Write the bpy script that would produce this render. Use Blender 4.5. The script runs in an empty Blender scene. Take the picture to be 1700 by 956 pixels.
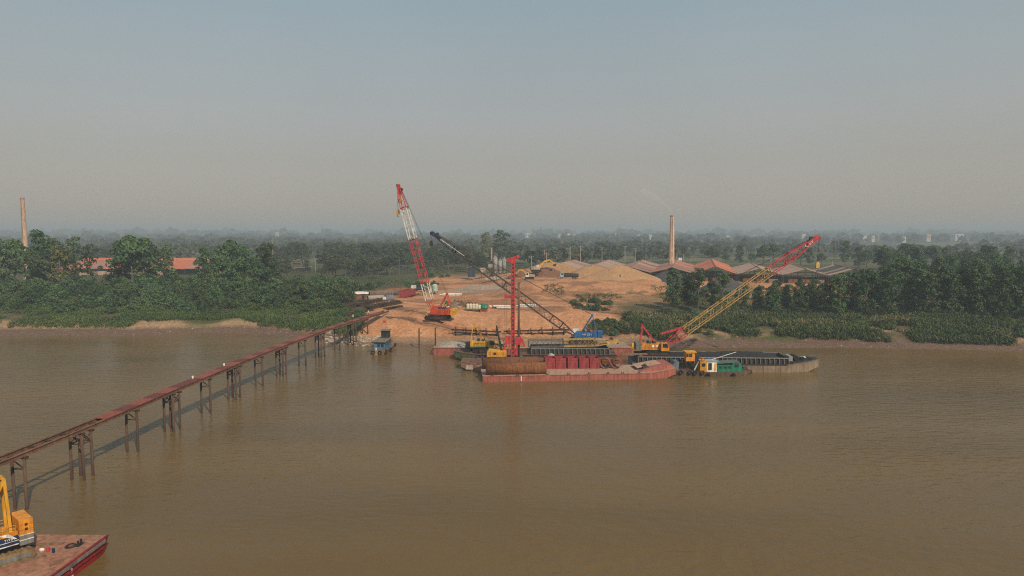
import bpy, math, random
import numpy as np
from mathutils import Vector, Matrix
random.seed(7); RNG = np.random.default_rng(11)
SC = bpy.context.scene; COL = SC.collection
PI = math.pi

# ------------------------------------------------------------------ camera
FPX, HCAM, HOR = 1133.0, 35.0, 384.0            # focal length in 1700 px units, drone height, horizon row
PITCH = math.atan((478 - HOR) / FPX); CP, SP = math.cos(PITCH), math.sin(PITCH)
cam = bpy.data.cameras.new('camera'); camo = bpy.data.objects.new('camera', cam); COL.objects.link(camo)
cam.sensor_width = 36; cam.lens = 36 * FPX / 1700; cam.clip_start = 1; cam.clip_end = 30000
camo.location = (0, 0, HCAM); camo.rotation_euler = (PI/2 - PITCH, 0, 0); SC.camera = camo

# ------------------------------------------------------------------ sky and sun
SUN = Vector((.42, -.66, .62)).normalized()
w = bpy.data.worlds.new('World'); SC.world = w; w.use_nodes = True
nt = w.node_tree; bg = nt.nodes['Background']
sky = nt.nodes.new('ShaderNodeTexSky'); sky.sky_type = 'NISHITA'; sky.sun_disc = False
sky.sun_elevation = math.asin(SUN.z); sky.sun_rotation = math.atan2(SUN.x, SUN.y)
sky.altitude = 0; sky.air_density = 1.2; sky.dust_density = 3.0; sky.ozone_density = 1.0
# smoke-laden air: the clear-sky model seen through a grey veil that thins upwards
geoW = nt.nodes.new('ShaderNodeTexCoord'); sep = nt.nodes.new('ShaderNodeSeparateXYZ'); veil = nt.nodes.new('ShaderNodeValToRGB')
nt.links.new(geoW.outputs['Generated'], sep.inputs[0]); nt.links.new(sep.outputs['Z'], veil.inputs[0])
VE = veil.color_ramp; VE.elements[0].position = 0; VE.elements[0].color = (.42, .375, .32, 1); VE.elements[1].position = 1; VE.elements[1].color = (.20, .29, .37, 1)
for ps, cc in ((.10, (.382, .364, .332)), (.155, (.378, .382, .367)), (.23, (.345, .388, .395)), (.33, (.288, .372, .410))):
    el = VE.elements.new(ps); el.color = (*cc, 1)
up = nt.nodes.new('ShaderNodeVectorMath'); up.operation = 'SCALE'; up.inputs['Scale'].default_value = 10
mixw = nt.nodes.new('ShaderNodeMix'); mixw.data_type = 'RGBA'; mixw.inputs['Factor'].default_value = .86
wn = nt.nodes.new('ShaderNodeTexNoise'); wn.inputs['Scale'].default_value = 2.2; wn.inputs['Detail'].default_value = 3; nt.links.new(geoW.outputs['Generated'], wn.inputs['Vector'])
wr = nt.nodes.new('ShaderNodeMapRange'); wr.inputs[1].default_value = .3; wr.inputs[2].default_value = .7; wr.inputs[3].default_value = 9.7; wr.inputs[4].default_value = 10.4
nt.links.new(wn.outputs['Fac'], wr.inputs[0]); nt.links.new(wr.outputs[0], up.inputs['Scale']); nt.links.new(veil.outputs[0], up.inputs[0]); nt.links.new(sky.outputs[0], mixw.inputs['A']); nt.links.new(up.outputs[0], mixw.inputs['B'])
nt.links.new(mixw.outputs['Result'], bg.inputs[0])
bg.inputs[1].default_value = .1
sl = bpy.data.lights.new('sun', 'SUN'); so = bpy.data.objects.new('sun', sl); COL.objects.link(so)
sl.energy = 3.8; sl.angle = math.radians(1.2); sl.color = (1, .86, .68)
so.rotation_euler = SUN.to_track_quat('Z', 'Y').to_euler(); so.location = (200, -300, 300)
SC.view_settings.view_transform = 'Standard'; SC.view_settings.look = 'None'
SC.view_settings.exposure = 0.06; SC.view_settings.gamma = 1
SC.render.engine = 'CYCLES'; SC.cycles.use_denoising = False; SC.cycles.filter_width = 1.15
SC.cycles.max_bounces = 5; SC.cycles.diffuse_bounces = 2; SC.cycles.glossy_bounces = 2
SC.cycles.transparent_max_bounces = 6; SC.cycles.volume_bounces = 0; SC.cycles.caustics_reflective = False

# ------------------------------------------------------------------ helpers
def ray(px, py):
    u = (px - 850) / FPX; v = (478 - py) / FPX
    return u, CP + v * SP, -SP + v * CP
def wp(px, py, z=0.0):                              # where the line of sight meets height z
    d = ray(px, py); t = (z - HCAM) / d[2]; return Vector((d[0]*t, d[1]*t, z))
def dp(px, py, Y):                                  # where it meets depth Y
    d = ray(px, py); t = Y / d[1]; return Vector((d[0]*t, Y, HCAM + d[2]*t))
def link_nodes(m):
    m.use_nodes = True; return m.node_tree, m.node_tree.nodes['Principled BSDF']
MATS = {}
def mat(name, col, rough=.7, metal=0, col2=None, scale=.6, amt=.5, bump=0, detail=4, coords='Object', spec=.3, fine=0):
    """procedural paint / rust / wood: col broken up with col2 by noise"""
    if name in MATS: return MATS[name]
    m = bpy.data.materials.new(name); t, b = link_nodes(m); L = t.links.new
    b.inputs['Roughness'].default_value = rough; b.inputs['Metallic'].default_value = metal
    b.inputs['Specular IOR Level'].default_value = spec
    tc = t.nodes.new('ShaderNodeTexCoord'); n = t.nodes.new('ShaderNodeTexNoise')
    n.inputs['Scale'].default_value = scale; n.inputs['Detail'].default_value = detail; n.inputs['Roughness'].default_value = .65
    L(tc.outputs[coords], n.inputs['Vector'])
    if col2 is None: col2 = tuple(c*.55 for c in col)
    r = t.nodes.new('ShaderNodeValToRGB'); e = r.color_ramp.elements
    lo = .5 - .28*(1-amt) ; e[0].position = max(.02, .62 - .5*amt); e[1].position = min(.98, .78)
    e[0].color = (*col, 1); e[1].color = (*col2, 1); L(n.outputs['Fac'], r.inputs[0])
    src = r.outputs[0]
    mp = t.nodes.new('ShaderNodeMapping'); mp.inputs['Scale'].default_value = (2.1, 2.1, .3); L(tc.outputs[coords], mp.inputs['Vector'])
    n2 = t.nodes.new('ShaderNodeTexNoise'); n2.inputs['Scale'].default_value = 1.0; n2.inputs['Detail'].default_value = 5; L(mp.outputs[0], n2.inputs['Vector'])
    m3 = t.nodes.new('ShaderNodeMapRange'); m3.inputs[1].default_value = .32; m3.inputs[2].default_value = .66; m3.inputs[3].default_value = .62; m3.inputs[4].default_value = 1.12; L(n2.outputs['Fac'], m3.inputs[0])
    gr = t.nodes.new('ShaderNodeVectorMath'); gr.operation = 'SCALE'; L(src, gr.inputs[0]); L(m3.outputs[0], gr.inputs['Scale']); src = gr.outputs[0]
    oi = t.nodes.new('ShaderNodeObjectInfo'); mr = t.nodes.new('ShaderNodeMapRange')
    mr.inputs['To Min'].default_value = .88; mr.inputs['To Max'].default_value = 1.1
    L(oi.outputs['Random'], mr.inputs[0])
    mx = t.nodes.new('ShaderNodeVectorMath'); mx.operation = 'SCALE'; L(src, mx.inputs[0]); L(mr.outputs[0], mx.inputs['Scale'])
    L(mx.outputs[0], b.inputs['Base Color'])
    if bump:
        bp = t.nodes.new('ShaderNodeBump'); bp.inputs['Strength'].default_value = bump; bp.inputs['Distance'].default_value = .1
        L(n.outputs['Fac'], bp.inputs['Height']); L(bp.outputs[0], b.inputs['Normal'])
    MATS[name] = m; return m

class MB:
    """collects shapes; build() links them as one mesh object"""
    def __init__(s): s.v = []; s.f = []
    def add(s, vs, fs):
        o = len(s.v); s.v += [tuple(v) for v in vs]; s.f += [tuple(i + o for i in f) for f in fs]; return s
    def box(s, c, d, rz=0, taper=1, ry=0):
        hx, hy, hz = d[0]/2, d[1]/2, d[2]/2; vs = []
        cz, sz = math.cos(rz), math.sin(rz); cy, sy = math.cos(ry), math.sin(ry)
        for z in (-hz, hz):
            k = taper if z > 0 else 1
            for x, y in ((-hx, -hy), (hx, -hy), (hx, hy), (-hx, hy)):
                x *= k; y *= k; X = x*cy + z*sy; Z = -x*sy + z*cy
                vs.append((c[0] + X*cz - y*sz, c[1] + X*sz + y*cz, c[2] + Z))
        return s.add(vs, [(0,3,2,1), (4,5,6,7), (0,1,5,4), (1,2,6,5), (2,3,7,6), (3,0,4,7)])
    def bar(s, a, b, w, h=None, n=4, r1=None):
        """square bar (n=4) or tube between a and b; w is its width"""
        a = Vector(a); b = Vector(b); d = b - a
        if d.length < 1e-6: return s
        h = h or w; d.normalize()
        up = Vector((0,0,1)) if abs(d.z) < .95 else Vector((1,0,0))
        x = d.cross(up).normalized(); y = x.cross(d).normalized(); vs = []
        for p, k in ((a, 1), (b, (r1 or w)/w)):
            for i in range(n):
                if n == 4: q = x*(w/2*k*(1,-1,-1,1)[i]) + y*(h/2*k*(1,1,-1,-1)[i])
                else: q = (x*math.cos(2*PI*i/n) + y*math.sin(2*PI*i/n))*(w/2*k)
                vs.append(p + q)
        fs = [(i, (i+1) % n, n + (i+1) % n, n + i) for i in range(n)]
        return s.add(vs, fs + [tuple(range(n-1, -1, -1)), tuple(range(n, 2*n))])
    def path(s, pts, w, n=6):
        for a, b in zip(pts, pts[1:]): s.bar(a, b, w, n=n)
        return s
    def ring(s, a, b, ro, ri, n=20):
        """open pipe with wall thickness"""
        a = Vector(a); b = Vector(b); d = (b-a).normalized()
        up = Vector((0,0,1)) if abs(d.z) < .95 else Vector((1,0,0))
        x = d.cross(up).normalized(); y = x.cross(d).normalized(); vs = []
        for p, r in ((a, ro), (b, ro), (b, ri), (a, ri)):
            for i in range(n): vs.append(p + (x*math.cos(2*PI*i/n) + y*math.sin(2*PI*i/n))*r)
        fs = []
        for k in range(4):
            k2 = (k+1) % 4
            for i in range(n): fs.append((k*n+i, k*n+(i+1) % n, k2*n+(i+1) % n, k2*n+i))
        return s.add(vs, fs)
    def prism(s, poly, axis, lo, hi):
        """extrude a 2-D polygon along axis x, y or z"""
        def P(u, v, t): return {'x': (t,u,v), 'y': (u,t,v), 'z': (u,v,t)}[axis]
        n = len(poly); vs = [P(u,v,lo) for u,v in poly] + [P(u,v,hi) for u,v in poly]
        fs = [(i, (i+1) % n, n+(i+1) % n, n+i) for i in range(n)] + [tuple(range(n-1,-1,-1)), tuple(range(n,2*n))]
        return s.add(vs, fs)
    def loft(s, secs, cap=True):
        """skin through cross-sections with equal vertex counts (closed rings)"""
        n = len(secs[0]); vs = [p for q in secs for p in q]; fs = []
        for k in range(len(secs)-1):
            for i in range(n): fs.append((k*n+i, k*n+(i+1) % n, (k+1)*n+(i+1) % n, (k+1)*n+i))
        if cap: fs += [tuple(range(n-1,-1,-1)), tuple(range((len(secs)-1)*n, len(secs)*n))]
        return s.add(vs, fs)
    def mesh(s, name):
        me = bpy.data.meshes.new(name); me.from_pydata(s.v, [], s.f); me.validate(); 
        import bmesh
        bm = bmesh.new(); bm.from_mesh(me); bmesh.ops.recalc_face_normals(bm, faces=bm.faces); bm.to_mesh(me); bm.free()
        return me
    def build(s, name, material, parent=None, smooth=False, label=None):
        me = s.mesh(name); o = bpy.data.objects.new(name, me); COL.objects.link(o)
        if material: me.materials.append(material)
        if parent: o.parent = parent
        if smooth:
            for p in me.polygons: p.use_smooth = len(p.vertices) == 4
        if label: o['label'] = label
        return o
def tag(o, label=None, cat=None, group=None, kind=None):
    if label: o['label'] = label
    if cat: o['category'] = cat
    if group: o['group'] = group
    if kind or cat: o['kind'] = kind or 'thing'
    return o
def thing(name, label, cat, loc=(0,0,0), rz=0, group=None):
    o = bpy.data.objects.new(name, None); COL.objects.link(o); o.empty_display_size = .5
    o.location = loc; o.rotation_euler = (0, 0, rz); return tag(o, label, cat, group)
def copy_tree(o, parent=None):
    c = o.copy(); COL.objects.link(c); c.parent = parent
    for ch in list(o.children): copy_tree(ch, c)
    return c
def share(me, name, parent, loc=(0,0,0), rot=(0,0,0), scale=(1,1,1)):
    o = bpy.data.objects.new(name, me); COL.objects.link(o); o.parent = parent
    o.location = loc; o.rotation_euler = rot; o.scale = scale; return o
def sst(a, b, x):
    t = np.clip((x - a) / (b - a), 0, 1); return t*t*(3 - 2*t)

# value noise for terrain
_perm = RNG.random((257, 257))
def vnoise(x, y):
    x = np.asarray(x, float); y = np.asarray(y, float)
    xi = np.floor(x).astype(int); yi = np.floor(y).astype(int); fx = x - xi; fy = y - yi
    fx = fx*fx*(3-2*fx); fy = fy*fy*(3-2*fy); g = lambda i, j: _perm[i % 257, j % 257]
    return (g(xi,yi)*(1-fx) + g(xi+1,yi)*fx)*(1-fy) + (g(xi,yi+1)*(1-fx) + g(xi+1,yi+1)*fx)*fy
def fbm(x, y, o=4):
    s = 0; a = .5
    for k in range(o): s = s + a*vnoise(x*2**k + 17.3*k, y*2**k + 5.1*k); a *= .5
    return s

# ------------------------------------------------------------------ terrain
_sh = [(-400, 556), (-200, 556), (0, 556), (200, 557), (380, 552), (450, 556), (520, 567), (600, 574), (720, 574), (860, 574), (1000, 573),
       (1120, 577), (1250, 577), (1400, 577), (1560, 579), (1700, 583), (1900, 585), (2200, 588)]
_sx = np.array([wp(*q).x for q in _sh]); _sy = np.array([wp(*q).y for q in _sh])
def shore(x): return np.interp(x, _sx, _sy) + 1.6*(fbm(np.asarray(x, float)*.07, 3.3, 3) - .5)*2
def site(x):            # 1 in the bare-earth yard, 0 on the vegetated banks
    return sst(-58, -46, x) * (1 - sst(30, 46, x))
def height(x, y):
    x = np.asarray(x, float); y = np.asarray(y, float)
    s = y - shore(x)
    veg = np.interp(s, [-60, -8, 0, 7, 10, 14, 32, 60, 5000], [-4, -1.6, 0, .9, 2.4, 3.2, 5.2, 6.5, 6.5])
    bare = np.interp(s, [-60, -8, 0, 3, 8, 12, 17, 24, 31, 70, 5000], [-4, -1.6, 0, .8, 1.5, 2.0, 3.6, 5.4, 6.6, 7.0, 7.0])
    k = site(x); h = veg*(1-k) + bare*k
    n = fbm(x*.09, y*.09, 4) - .47
    amp = np.interp(s, [-2, 2, 12, 30, 70], [0, .25, 1.0, 1.5, .9])
    h = h + n*amp*1.3
    rill = fbm(x*.55, y*.07 + 4, 3) - .47; h = h + rill*1.5*np.interp(s, [5, 10, 22, 34], [0, 1, 1, 0])*k
    h = h + k*2.2*(fbm(x*.045 + 7, y*.06, 3) - .45)*np.interp(s, [14, 26, 60, 110], [0, 1, 1, .3])
    # raised stockpile terrace with a cut face
    edge = 303 + 8*(fbm(x*.05, 9.1, 3)-.47)*2 - .06*np.maximum(x-20, 0)
    tr = (.55*sst(edge-42, edge, y) + .45*sst(edge-9, edge+3, y)) * sst(-10, 16, x + .12*(y-290)) * (1 - sst(66, 90, x)) * (1 - sst(395, 430, y))
    gully = np.abs(fbm(x*.16+2, y*.035, 3) - .47)*2; h = h + tr*(4.4 + 1.2*(fbm(x*.2, y*.2, 3)-.5)) - 1.6*np.clip(.35 - gully, 0, 1)*sst(258, 270, y)*(1-sst(300, 312, y))*sst(-4, 10, x)
    # kiln ground
    h = h + 1.2*sst(330, 380, y)*sst(30, 60, x)*(1 - sst(560, 640, y))
    # earth mound under the bridge landing, gully road
    h = h + 1.0*np.exp(-((x+33)**2/90 + (y-233)**2/60))
    h = h - .9*np.exp(-((x+9)**2/40 + (y-238)**2/400))
    far = sst(600, 1400, y); h = h*(1-far) + (6.0 + 2.5*(fbm(x*.002, y*.002, 3)-.5))*far
    return h
def gz(x, y): return float(height(np.array([x]), np.array([y]))[0])
def axis(parts):
    out = []
    for a, b, n in parts: out += list(np.linspace(a, b, n, endpoint=False))
    return np.array(out + [parts[-1][1]])
gx = axis([(-9000,-1200,20), (-1200,-330,45), (-330,-90,110), (-90,110,190), (110,260,70), (260,1200,50), (1200,9000,20)])
gy = axis([(150,196,8), (196,300,150), (300,440,90), (440,900,46), (900,2500,40), (2500,12000,24)])
GX, GY = np.meshgrid(gx, gy); GZ = height(GX, GY)
ny, nx = GX.shape
me = bpy.data.meshes.new('ground')
me.vertices.add(nx*ny); me.vertices.foreach_set('co', np.stack([GX, GY, GZ], -1).ravel())
ii = (np.arange(ny-1)[:, None]*nx + np.arange(nx-1)[None]).ravel()
quads = np.stack([ii, ii+1, ii+nx+1, ii+nx], -1)
me.loops.add(quads.size); me.loops.foreach_set('vertex_index', quads.ravel())
me.polygons.add(len(quads)); me.polygons.foreach_set('loop_start', np.arange(len(quads))*4); me.polygons.foreach_set('loop_total', np.full(len(quads), 4))
me.update(calc_edges=True); me.polygons.foreach_set('use_smooth', np.ones(len(quads), bool))
# what the ground is made of, from place to place
S_ = GY - shore(GX); ST = site(GX); N1 = fbm(GX*.06, GY*.06, 5); N2 = fbm(GX*.35+40, GY*.35, 3)
def mixc(a, b, k): return a*(1-k[..., None]) + np.array(b)*k[..., None]
C = np.zeros((*GX.shape, 3)); C[:] = (.105, .085, .045)                        # dry floodplain soil and scrub litter
C = mixc(C, (.075, .085, .030), sst(.42, .60, N1))
sand = sst(6, 9, S_)*(1 - sst(13, 20, S_ + 14*(N1-.47)))
C = mixc(C, (.37, .235, .135), sand*sst(.30, .44, fbm(GX*.045+21, GY*.09, 4))*(.75 + .25*N2))
C = mixc(C, (.17, .105, .075), 1 - sst(5.5, 9.0, S_ + 6*(N1-.47) + 3*(N2-.47)))               # wet mud beach
earth = np.array((.515, .245, .120)); yard = ST*sst(5, 9, S_)*(1 - sst(395, 470, GY + 40*(N1-.47)))
yard = np.maximum(yard, sst(-30, 0, GX)*(1-sst(150, 190, GX))*sst(255, 300, GY)*(1-sst(400, 450, GY)))
C = mixc(C, earth, yard)
C = mixc(C, (.60, .32, .17), yard*sst(.46, .62, N2)*.6)
C = mixc(C, (.27, .125, .065), yard*sst(.46, .62, N1)*.8)
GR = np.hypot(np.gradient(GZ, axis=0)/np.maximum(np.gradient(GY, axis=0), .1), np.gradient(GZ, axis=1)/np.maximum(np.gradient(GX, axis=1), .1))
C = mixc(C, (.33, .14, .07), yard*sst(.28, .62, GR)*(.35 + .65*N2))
C = mixc(C, (.34, .21, .12), ST*sst(0, 6, S_)*(1-sst(6, 9, S_)))
def track(pts, wd):
    d = np.full(GX.shape, 1e9)
    for (ax, ay), (bx_, by_) in zip(pts, pts[1:]):
        vx, vy = bx_-ax, by_-ay; tt = np.clip(((GX-ax)*vx + (GY-ay)*vy)/(vx*vx+vy*vy), 0, 1); d = np.minimum(d, np.hypot(GX-ax-tt*vx, GY-ay-tt*vy))
    return np.exp(-(d/wd)**2)
for pts in ([(-42, 262), (-30, 268), (-14, 262), (4, 258), (24, 262), (44, 266)], [(-30, 250), (-22, 272), (-10, 300), (6, 330), (20, 345), (60, 345)], [(-34, 252), (-27, 274), (-16, 302), (2, 334)], [(-44, 268), (-26, 262), (-8, 256), (8, 252)]):
    C = mixc(C, (.62, .33, .18), yard*track(pts, 1.6)*.75); C = mixc(C, (.24, .115, .06), yard*track([(a+.9, b+2.6) for a, b in pts], .9)*.7)
patch = np.exp(-((GX-43)**2/170 + (GY-292)**2/50)) + np.exp(-((GX-68)**2/200 + (GY-288)**2/90))
C = mixc(C, (.12, .11, .045), np.clip(patch*1.2, 0, 1)*sst(.35, .55, N2))
C = mixc(C, (.30, .26, .20), np.exp(-((GX+22)**2/260 + (GY-318)**2/60))*.8)      # grey concrete rubble mound
fl = sst(430, 700, GY); FN = fbm(GX*.006, GY*.012, 3)
C = mixc(C, (.060, .075, .032), fl*.8); C = mixc(C, (.16, .145, .07), fl*sst(.53, .6, FN))
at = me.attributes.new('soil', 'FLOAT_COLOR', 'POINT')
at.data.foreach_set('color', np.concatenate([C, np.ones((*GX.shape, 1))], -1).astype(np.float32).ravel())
gm = bpy.data.materials.new('ground_soil'); t, b = link_nodes(gm); L = t.links.new
va = t.nodes.new('ShaderNodeAttribute'); va.attribute_name = 'soil'
geo = t.nodes.new('ShaderNodeNewGeometry'); n1 = t.nodes.new('ShaderNodeTexNoise'); n1.inputs['Scale'].default_value = .9; n1.inputs['Detail'].default_value = 7; n1.inputs['Roughness'].default_value = .7
L(geo.outputs['Position'], n1.inputs['Vector'])
mr = t.nodes.new('ShaderNodeMapRange'); mr.inputs[1].default_value = .3; mr.inputs[2].default_value = .7; mr.inputs[3].default_value = .62; mr.inputs[4].default_value = 1.3
L(n1.outputs['Fac'], mr.inputs[0]); vm = t.nodes.new('ShaderNodeVectorMath'); vm.operation = 'SCALE'
L(va.outputs['Color'], vm.inputs[0]); L(mr.outputs[0], vm.inputs['Scale']); L(vm.outputs[0], b.inputs['Base Color'])
b.inputs['Roughness'].default_value = .95; b.inputs['Specular IOR Level'].default_value = .1
bp = t.nodes.new('ShaderNodeBump'); bp.inputs['Strength'].default_value = .9; bp.inputs['Distance'].default_value = .5
L(n1.outputs['Fac'], bp.inputs['Height']); L(bp.outputs[0], b.inputs['Normal'])
me.materials.append(gm); go = bpy.data.objects.new('ground', me); COL.objects.link(go); tag(go, kind='structure')

# ------------------------------------------------------------------ water
wm = bpy.data.materials.new('river_water'); t, b = link_nodes(wm); L = t.links.new
b.inputs['IOR'].default_value = 1.33; b.inputs['Roughness'].default_value = .06; b.inputs['Specular IOR Level'].default_value = .22
tc = t.nodes.new('ShaderNodeNewGeometry')
def wnoise(scale, sxy, detail):
    mp = t.nodes.new('ShaderNodeMapping'); mp.inputs['Scale'].default_value = (*sxy, 1); mp.inputs['Rotation'].default_value = (0, 0, .12)
    n = t.nodes.new('ShaderNodeTexNoise'); n.inputs['Scale'].default_value = scale; n.inputs['Detail'].default_value = detail
    L(tc.outputs['Position'], mp.inputs['Vector']); L(mp.outputs[0], n.inputs['Vector']); return n
nA = wnoise(.9, (.45, 1.0), 5); nB = wnoise(.16, (.5, 1.0), 3); nC = wnoise(.022, (.5, 1.2), 4)
ad = t.nodes.new('ShaderNodeMath'); ad.operation = 'MULTIPLY_ADD'; ad.inputs[1].default_value = .9
L(nB.outputs['Fac'], ad.inputs[0]); L(nA.outputs['Fac'], ad.inputs[2])
st = t.nodes.new('ShaderNodeMapRange'); st.inputs[1].default_value = .35; st.inputs[2].default_value = .68; st.inputs[3].default_value = .4; st.inputs[4].default_value = 1.25
L(nC.outputs['Fac'], st.inputs[0])
bp = t.nodes.new('ShaderNodeBump'); bp.inputs['Distance'].default_value = .30; L(st.outputs[0], bp.inputs['Strength'])
L(ad.outputs[0], bp.inputs['Height']); L(bp.outputs[0], b.inputs['Normal'])
rp = t.nodes.new('ShaderNodeValToRGB'); rp.color_ramp.elements[0].position = .36; rp.color_ramp.elements[1].position = .64
rp.color_ramp.elements[0].color = (.120, .075, .027, 1); rp.color_ramp.elements[1].color = (.168, .104, .038, 1)
nD = wnoise(.03, (.22, 1.3), 5); mD = t.nodes.new('ShaderNodeMath'); mD.operation = 'MULTIPLY_ADD'; mD.inputs[1].default_value = .55
mE = t.nodes.new('ShaderNodeMath'); mE.operation = 'MULTIPLY'; mE.inputs[1].default_value = .45; L(nC.outputs['Fac'], mE.inputs[0]); L(nD.outputs['Fac'], mD.inputs[0]); L(mE.outputs[0], mD.inputs[2]); L(mD.outputs[0], rp.inputs[0]); L(rp.outputs[0], b.inputs['Base Color'])
m = MB(); m.add([(-9000,-3000,0), (9000,-3000,0), (9000,262,0), (-9000,262,0)], [(0,1,2,3)])
tag(m.build('river_water', wm), kind='structure')

# ------------------------------------------------------------------ haze
hm = bpy.data.materials.new('haze_air'); hm.use_nodes = True; t = hm.node_tree; t.nodes.remove(t.nodes['Principled BSDF'])
pv = t.nodes.new('ShaderNodeVolumePrincipled'); pv.inputs['Color'].default_value = (.61, .71, .775, 1)
pv.inputs['Density'].default_value = .00043; pv.inputs['Anisotropy'].default_value = 0
t.links.new(pv.outputs[0], t.nodes['Material Output'].inputs['Volume'])
m = MB(); m.box((0, 4450, 31.5), (19000, 15500, 75)); tag(m.build('haze', hm), kind='stuff', label='pale smoky haze hanging over the river plain')

# ------------------------------------------------------------------ foliage
def leaf_mat(name, c1, c2, c3=None):
    """leaf colour varies leaf by leaf (face attribute) and tree by tree"""
    m = bpy.data.materials.new(name); t, b = link_nodes(m); L = t.links.new
    a = t.nodes.new('ShaderNodeAttribute'); a.attribute_name = 'tint'
    r = t.nodes.new('ShaderNodeValToRGB'); e = r.color_ramp.elements
    e[0].color = (*c1, 1); e[1].color = (*c2, 1)
    if c3: x = r.color_ramp.elements.new(.86); x.color = (*c2, 1); e = r.color_ramp.elements; e[-1].color = (*c3, 1)
    oi = t.nodes.new('ShaderNodeObjectInfo'); h = t.nodes.new('ShaderNodeHueSaturation')
    mr = t.nodes.new('ShaderNodeMapRange'); mr.inputs[3].default_value = .478; mr.inputs[4].default_value = .512; L(oi.outputs['Random'], mr.inputs[0])
    mv = t.nodes.new('ShaderNodeMath'); mv.operation = 'FRACT'; mm = t.nodes.new('ShaderNodeMath'); mm.operation = 'MULTIPLY'; mm.inputs[1].default_value = 7.31
    L(oi.outputs['Random'], mm.inputs[0]); L(mm.outputs[0], mv.inputs[0])
    m2 = t.nodes.new('ShaderNodeMapRange'); m2.inputs[3].default_value = .62; m2.inputs[4].default_value = 1.35; L(mv.outputs[0], m2.inputs[0])
    L(a.outputs['Fac'], r.inputs[0]); L(r.outputs[0], h.inputs['Color']); L(mr.outputs[0], h.inputs['Hue']); L(m2.outputs[0], h.inputs['Value'])
    L(h.outputs[0], b.inputs['Base Color']); b.inputs['Roughness'].default_value = .65; b.inputs['Specular IOR Level'].default_value = .25
    return m
LEAF = leaf_mat('leaf_dark_green', (.020, .052, .020), (.090, .148, .050))
LEAF_Y = leaf_mat('leaf_yellow_green', (.045, .06, .014), (.15, .145, .035))
LEAF_S = leaf_mat('leaf_scrub', (.020, .042, .013), (.078, .112, .032), (.14, .105, .05))
LEAF_G = leaf_mat('leaf_grass', (.040, .070, .016), (.115, .165, .036), (.22, .165, .075))
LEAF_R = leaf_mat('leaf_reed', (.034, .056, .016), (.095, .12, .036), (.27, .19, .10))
LEAF_F = leaf_mat('leaf_far_wood', (.020, .035, .014), (.070, .085, .032), (.12, .10, .05))
BARK = mat('tree_bark', (.16, .13, .10), .9, col2=(.08, .06, .045), scale=2)

def quad_mesh(name, P, N, S, material, tint, aspect=1.0, up=None):
    """one quad per point P, facing N, of size S"""
    n = len(P); R = RNG.normal(size=(n, 3)) if up is None else np.tile(np.array(up, float), (n, 1)) + RNG.normal(size=(n, 3))*.35
    N = N / np.maximum(np.linalg.norm(N, axis=1, keepdims=True), 1e-6)
    U = np.cross(N, R); U /= np.maximum(np.linalg.norm(U, axis=1, keepdims=True), 1e-6); V = np.cross(N, U)
    S = S[:, None]*.5; k = 1 if np.isscalar(aspect) else 1
    A, B = U*S, V*S*aspect; j = lambda: 1 + .35*(RNG.random((n, 1)) - .5)
    co = np.stack([P - A*j() - B*.55, P + A*.45 - B*j(), P + A*j() + B*.5, P - A*.4 + B*j()], 1).reshape(-1, 3)
    me = bpy.data.meshes.new(name); me.vertices.add(4*n); me.vertices.foreach_set('co', co.ravel())
    me.loops.add(4*n); me.loops.foreach_set('vertex_index', np.arange(4*n))
    me.polygons.add(n); me.polygons.foreach_set('loop_start', np.arange(n)*4); me.polygons.foreach_set('loop_total', np.full(n, 4))
    me.update(calc_edges=True); a = me.attributes.new('tint', 'FLOAT', 'FACE'); a.data.foreach_set('value', np.clip(tint, 0, 1).astype(np.float32))
    me.materials.append(material); return me
def clumps_leaves(cl, per, ls):
    """cl: rows x,y,z,r ; leaves spread over each clump's shell"""
    P = []; N = []; T = []
    for x, y, z, r in cl:
        n = max(6, int(per*r*r)); d = RNG.normal(size=(n, 3)); d /= np.linalg.norm(d, axis=1, keepdims=True)
        d[:, 2] = np.where(d[:, 2] < -.45, -d[:, 2], d[:, 2])
        rr = r*(.55 + .5*RNG.random((n, 1))**.6); p = d*rr*np.array([1, 1, .82]) + (x, y, z)
        P.append(p); N.append(d + RNG.normal(size=(n, 3))*.55); T.append(RNG.random(n)*.75 + .25*RNG.random())
    P = np.concatenate(P); return P, np.concatenate(N), ls*(.6 + .8*RNG.random(len(P))), np.concatenate(T)
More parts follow.
